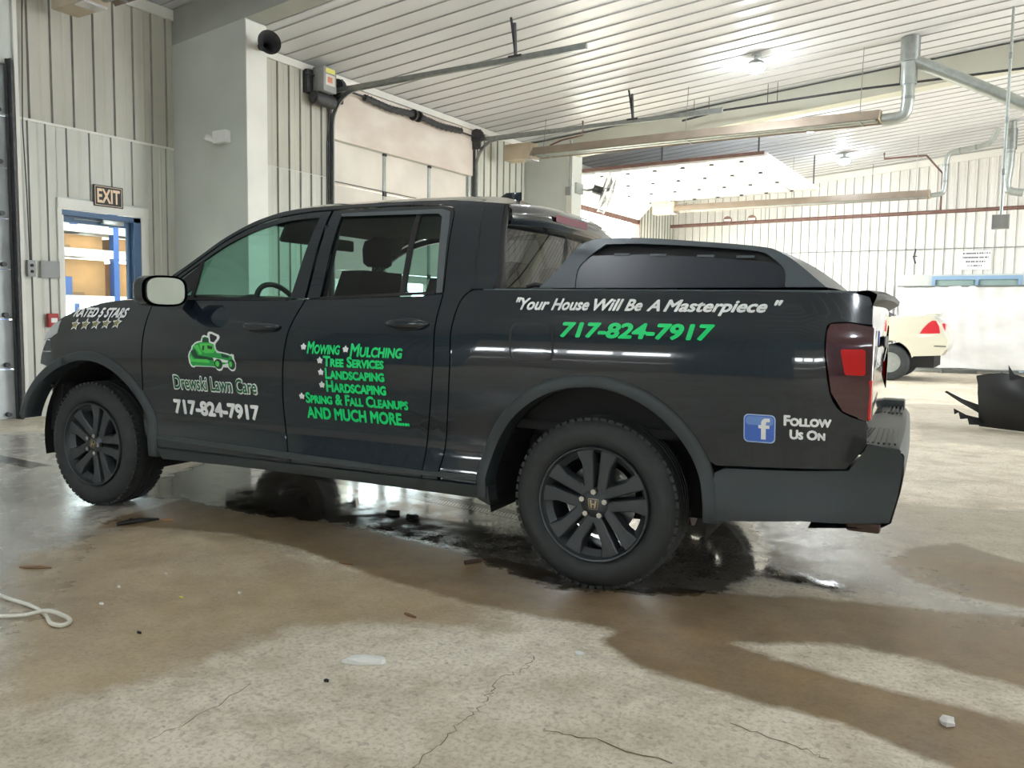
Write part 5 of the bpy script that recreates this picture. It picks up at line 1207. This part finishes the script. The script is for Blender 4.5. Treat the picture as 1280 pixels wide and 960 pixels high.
# ================================================================ sedan behind
mat('sedan_paint', (206,202,184), .25, coat=.8, spec=.5); mat('sedan_red', (.55,.01,.02), .2, coat=1.)
sd = thing('sedan', (1.1, 15.4, 0), 'pale cream sedan parked behind the truck, rear end showing', 'car', absolute=True)
SX, SY = 1.25, 15.0
prof_b = [(-1.9,.52),(-1.85,.95),(-1.3,1.08),(-.6,1.14),(.2,1.17),(1.2,1.20),(2.0,1.24),(2.55,1.265),(3.05,1.285),(3.27,1.275),(3.40,1.12),(3.47,.93),(3.52,.80),(3.50,.66),(3.42,.53),(2.95,.50)]
arcr = arc(2.52, .40, .40, 10, 170, 14); arcf = arc(-1.0, .40, .40, 10, 170, 14)
bo = prof_b+arcr+[(.8,.42),(-.4,.42)]+arcf+[(-1.6,.45)]
rows = None
bm = bmesh.new()
def sside(far):
    me = patch_mesh([bo], rim=0, step=.12, yfn=lambda x, z: .05*abs(z-.85)**1.5*2+.10*max(0, (x-2.7)/.8)**2+.10*max(0, (-1.2-x)/.7)**2)
    for v in me.vertices: v.co.y = SY+(1.85-v.co.y if far else v.co.y)
    if far: me.flip_normals()
    return me
bpy.data.meshes
for far in (False, True): link('body_side', sside(far), 'sedan_paint', sd)
def syf(x, z): return SY+.05*abs(z-.85)**1.5*2+.10*max(0, (x-2.7)/.8)**2+.10*max(0, (-1.2-x)/.7)**2
B().grid([[(x+.05*(1-(2*j/8-1)**2)*(1 if x > 3 else 0), syf(x, z)+(1.85-2*(syf(x, z)-SY))*j/8, z+.03*(1-(2*j/8-1)**2)*(1 if z > 1.1 else 0)) for j in range(9)] for x, z in prof_b]).build('body_top', 'sedan_paint', sd, 60)
cabp = [(-.5,1.14),(.25,1.55),(.7,1.63),(1.5,1.62),(2.0,1.50),(2.50,1.262)]
B().grid([[(x, SY+.12+.25*(z-1.14)/.5+(1.61-.5*(z-1.14)/.5)*j/6, z) for j in range(7)] for x, z in cabp]).build('roof', 'sedan_paint', sd, 60)
for yy, s in ((.13, 1), (1.72, -1)): B().add([(x, SY+yy+s*.25*(z-1.14)/.5, z) for x, z in cabp], [tuple(range(6))]).build('side_glass', 'seal', sd)
B().add([(2.04, SY+.30, 1.49), (2.47, SY+.20, 1.285), (2.47, SY+1.65, 1.285), (2.04, SY+1.55, 1.49)], [(0,1,2,3)]).build('rear_glass', 'seal', sd)
for x, z in ((2.52, .40), (-1.0, .40)):
    for yy in (.02, 1.62):
        wv = B().lathe([(.20,0),(.30,-.005),(.35,.02),(.365,.05),(.365,.18),(.35,.20)], (x, SY+yy, .365), 'y', 28).build('wheel', 'tire', sd, 50); B().cyl((x, SY+yy+.02, .365), (x, SY+yy+.10, .365), .22, 20).build('hubcap', 'galv_light', wv, 40)
link_me = patch_mesh([[(3.03,.945),(3.09,1.05),(3.17,1.15),(3.235,1.20),(3.30,1.20),(3.36,1.09),(3.385,.955)]], rim=.01, step=.1, yfn=lambda x, z: syf(x, z)-SY-.008)
for v in link_me.vertices: v.co.y += SY
tlp = link('tail_lamp', link_me, 'sedan_red', sd)
B().box2((3.30, SY+.2, .95), (3.46, SY+1.65, 1.15)).build('rear_lamp_bar', 'sedan_red', sd, bevel=.02)
B().box2((2.9, SY+.06, .70), (3.50, SY+.075, .715)).build('bumper_line', 'seal', sd); B().box2((-1.6, SY+.15, .28), (3.3, SY+1.7, .52)).build('under_tray', 'under', sd)
B().tube([(3.10, SY+.35, 1.30), (3.27, SY+.35, 1.335), (3.33, SY+.9, 1.345), (3.27, SY+1.5, 1.335), (3.10, SY+1.5, 1.30)], .018, 6).build('spoiler', 'sedan_paint', sd, 60)
# ================================================================ torn bumper cover on the floor (right edge)
t = thing('bumper_cover', (4.75, 8.0, 0), 'torn black car bumper cover lying on the floor at the right edge', 'bumper', absolute=True)
mat('bumper_black', (.016,.017,.018), .35, noise=.2, nscale=8)
rnd = random.Random(5); rows = []
for i in range(13):
    f = i/12; x = 4.30+1.5*f; yb = 7.75-.30*sin(pi*f); 
    lean = .10
    rows.append([(x+.0+(.05-.04*f)*(1-g)+rnd.uniform(-.008, .008), yb+.10*sin(pi*g)*-1+lean*g, .012+(.56+.05*sin(f*9))*g) for g in [k/6 for k in range(7)]])
B().grid(rows).grid([[(x, y_+.015, z) for x, y_, z in r] for r in rows]).build('cover_skin', 'bumper_black', t, 50)
B().grid([[(x+.25*g*0, y_+.30*g, .60-.05*g+.03*sin(x*9)) for g in (0, .5, 1)] for x, y_, z in [r[-1] for r in rows]]).build('upper_lip', 'bumper_black', t, 50)
B().add([(4.34,7.76,.25),(4.18,7.70,.31),(4.02,7.62,.40),(4.00,7.62,.385),(4.16,7.69,.27),(4.34,7.75,.16)], [(0,1,2,3,4,5)]).add([(4.34,7.77,.25),(4.18,7.71,.31),(4.02,7.63,.40),(4.00,7.63,.385),(4.16,7.70,.27),(4.34,7.76,.16)], [(5,4,3,2,1,0)]).build('torn_strip', 'bumper_black', t)
B().add([(4.38,7.74,.10),(4.22,7.66,.14),(4.10,7.6,.21),(4.11,7.6,.14),(4.15,7.62,.165),(4.17,7.62,.09),(4.24,7.64,.10),(4.26,7.62,.035),(4.42,7.72,.03)], [tuple(range(9))]).build('torn_tab', 'bumper_black', t)
B().add([(4.62,7.60,.55),(4.60,7.62,.72),(4.66,7.62,.62),(4.75,7.6,.58)], [(0,1,2,3)]).build('torn_tab', 'bumper_black', t)
B().grid([[(4.70+.12*i, 7.70+.06*j, .63+.03*sin(i*2+j)) for j in range(4)] for i in range(4)]).build('plastic_film', mat('film', (150,170,190), .2), t, 60)
# ================================================================ litter on the floor
hose = thing('white_hose', (1.5, -1.2, 0), 'white hose looping in from the left edge of the floor', 'hose', absolute=True)
B().tube(sm([(.75,-1.10,.012),(1.0,-1.12,.012),(1.219,-1.142,.012),(1.42,-1.138,.012),(1.57,-1.155,.012),(1.68,-1.195,.012),(1.735,-1.185,.012),(1.728,-1.150,.014),(1.68,-1.140,.02),(1.60,-1.165,.034),(1.52,-1.215,.014),(1.40,-1.30,.012),(1.2,-1.43,.012)], 6), .008, 10).build('hose', mat('hose_white', (228,226,214), .35), hose, 180)
def scrap(name, c, pts, m, label, cat, h=.01, seed=1):
    rnd = random.Random(seed); b = B(); n = len(pts); top = [(c[0]+x, c[1]+y_, .003+rnd.uniform(.4, 1)*h) for x, y_ in pts]; bot = [(x, y_, .0015) for x, y_, z in top]
    ctr = (c[0], c[1], h*1.2); b.add(top+bot+[ctr], [(i, (i+1) % n, 2*n) for i in range(n)]+[(i, i+n, (i+1) % n+n, (i+1) % n) for i in range(n)]+[tuple(range(2*n-1, n-1, -1))])
    return tag(b.build(name, m), label, cat)
rp = lambda a, b_, n, s: [(a*(1+.35*random.Random(s+k).uniform(-1, 1))*cos(2*pi*k/n), b_*(1+.35*random.Random(s*3+k).uniform(-1, 1))*sin(2*pi*k/n)) for k in range(n)]
rotp = lambda P, a: [(x*cos(a)-y_*sin(a), x*sin(a)+y_*cos(a)) for x, y_ in P]
scrap('paper_scrap', (2.865,-.80), rotp(rp(.085,.028,11,3), .5), 'white_paint', 'crumpled white paper scrap on the floor in front of the truck', 'paper', .018, 3)
scrap('paper_scrap', (3.436,-.342), rp(.018,.012,7,5), 'white_paint', 'tiny white paper bit below the rear wheel', 'paper', .006, 5)
scrap('paper_scrap', (4.561,-.188), rp(.022,.03,8,8), 'canvas', 'pale crumpled scrap near the lower right corner', 'paper', .012, 8)
scrap('paper_scrap', (.655,.03), rotp(rp(.035,.025,5,2), .3), 'cardboard', 'small tan paper square beside the black rubber strip', 'paper', .004, 2)
t = tag(B().tube([(.555,-.205,.012),(.575,-.16,.016),(.598,-.10,.018),(.618,-.045,.013),(.632,.0,.010)], [.010,.013,.013,.010,.005], 6).build('rubber_strip', 'black_plastic', smooth=60), 'curled black rubber strip in front of the front wheel', 'strip')
scrap('leaf', (.928,-.851), rotp(rp(.07,.02,9,6), .5), 'cardboard_dark', 'flat brown dried leaf on the floor at the left', 'leaf', .004, 6)
scrap('leaf', (2.05,-.02), rotp(rp(.045,.008,7,9), .2), 'cardboard_dark', 'thin brown twig on the damp band below the doors', 'twig', .005, 9)
scrap('leaf', (2.72,-.38), rotp(rp(.045,.010,7,4), -.2), 'cardboard_dark', 'short brown twig on dry concrete left of the rear wheel', 'twig', .006, 4)
scrap('mud_clod', (1.60,.86), rp(.055,.03,11,7), 'under', 'larger dark mud clod under the truck', 'dirt', .02, 7)
scrap('mud_clod', (1.755,.85), rp(.045,.025,10,11), 'under', 'smaller dark mud clod right of the larger one under the truck', 'dirt', .018, 11)
for k, (x, y_, m, lab) in enumerate(((2.013,-1.06,'black_plastic','black pebble with light edge in the left foreground'),(1.97,-.57,'white_paint','white chip in the middle of the brown stain'),(1.82,-.74,'yellow_label','tiny yellow chip on the brown stain'),(1.62,-.96,'white_paint','slim white chip right of the hose'),(1.49,-.80,'white_paint','pale shred above the hose'),(2.86,-.98,'black','round dark pebble below the paper scrap'),(3.9,.91,'black','black crumb on the wet sheen behind the bumper'),(1.5,-.58,'white_paint','white fleck left of the brown stain'))):
    scrap('floor_chip', (x, y_), rp(.010,.006,7,20+k), m, lab, 'debris', .006, 30+k)
t = tag(B().cyl((2.52, .28, .012), (2.56, .36, .012), .011, 10).build('bolt', 'rust', smooth=40), 'rusty bolt standing out on the wet floor left of the rear wheel', 'bolt')
for o in bpy.data.objects:
    if '_abs' in o: del o['_abs']
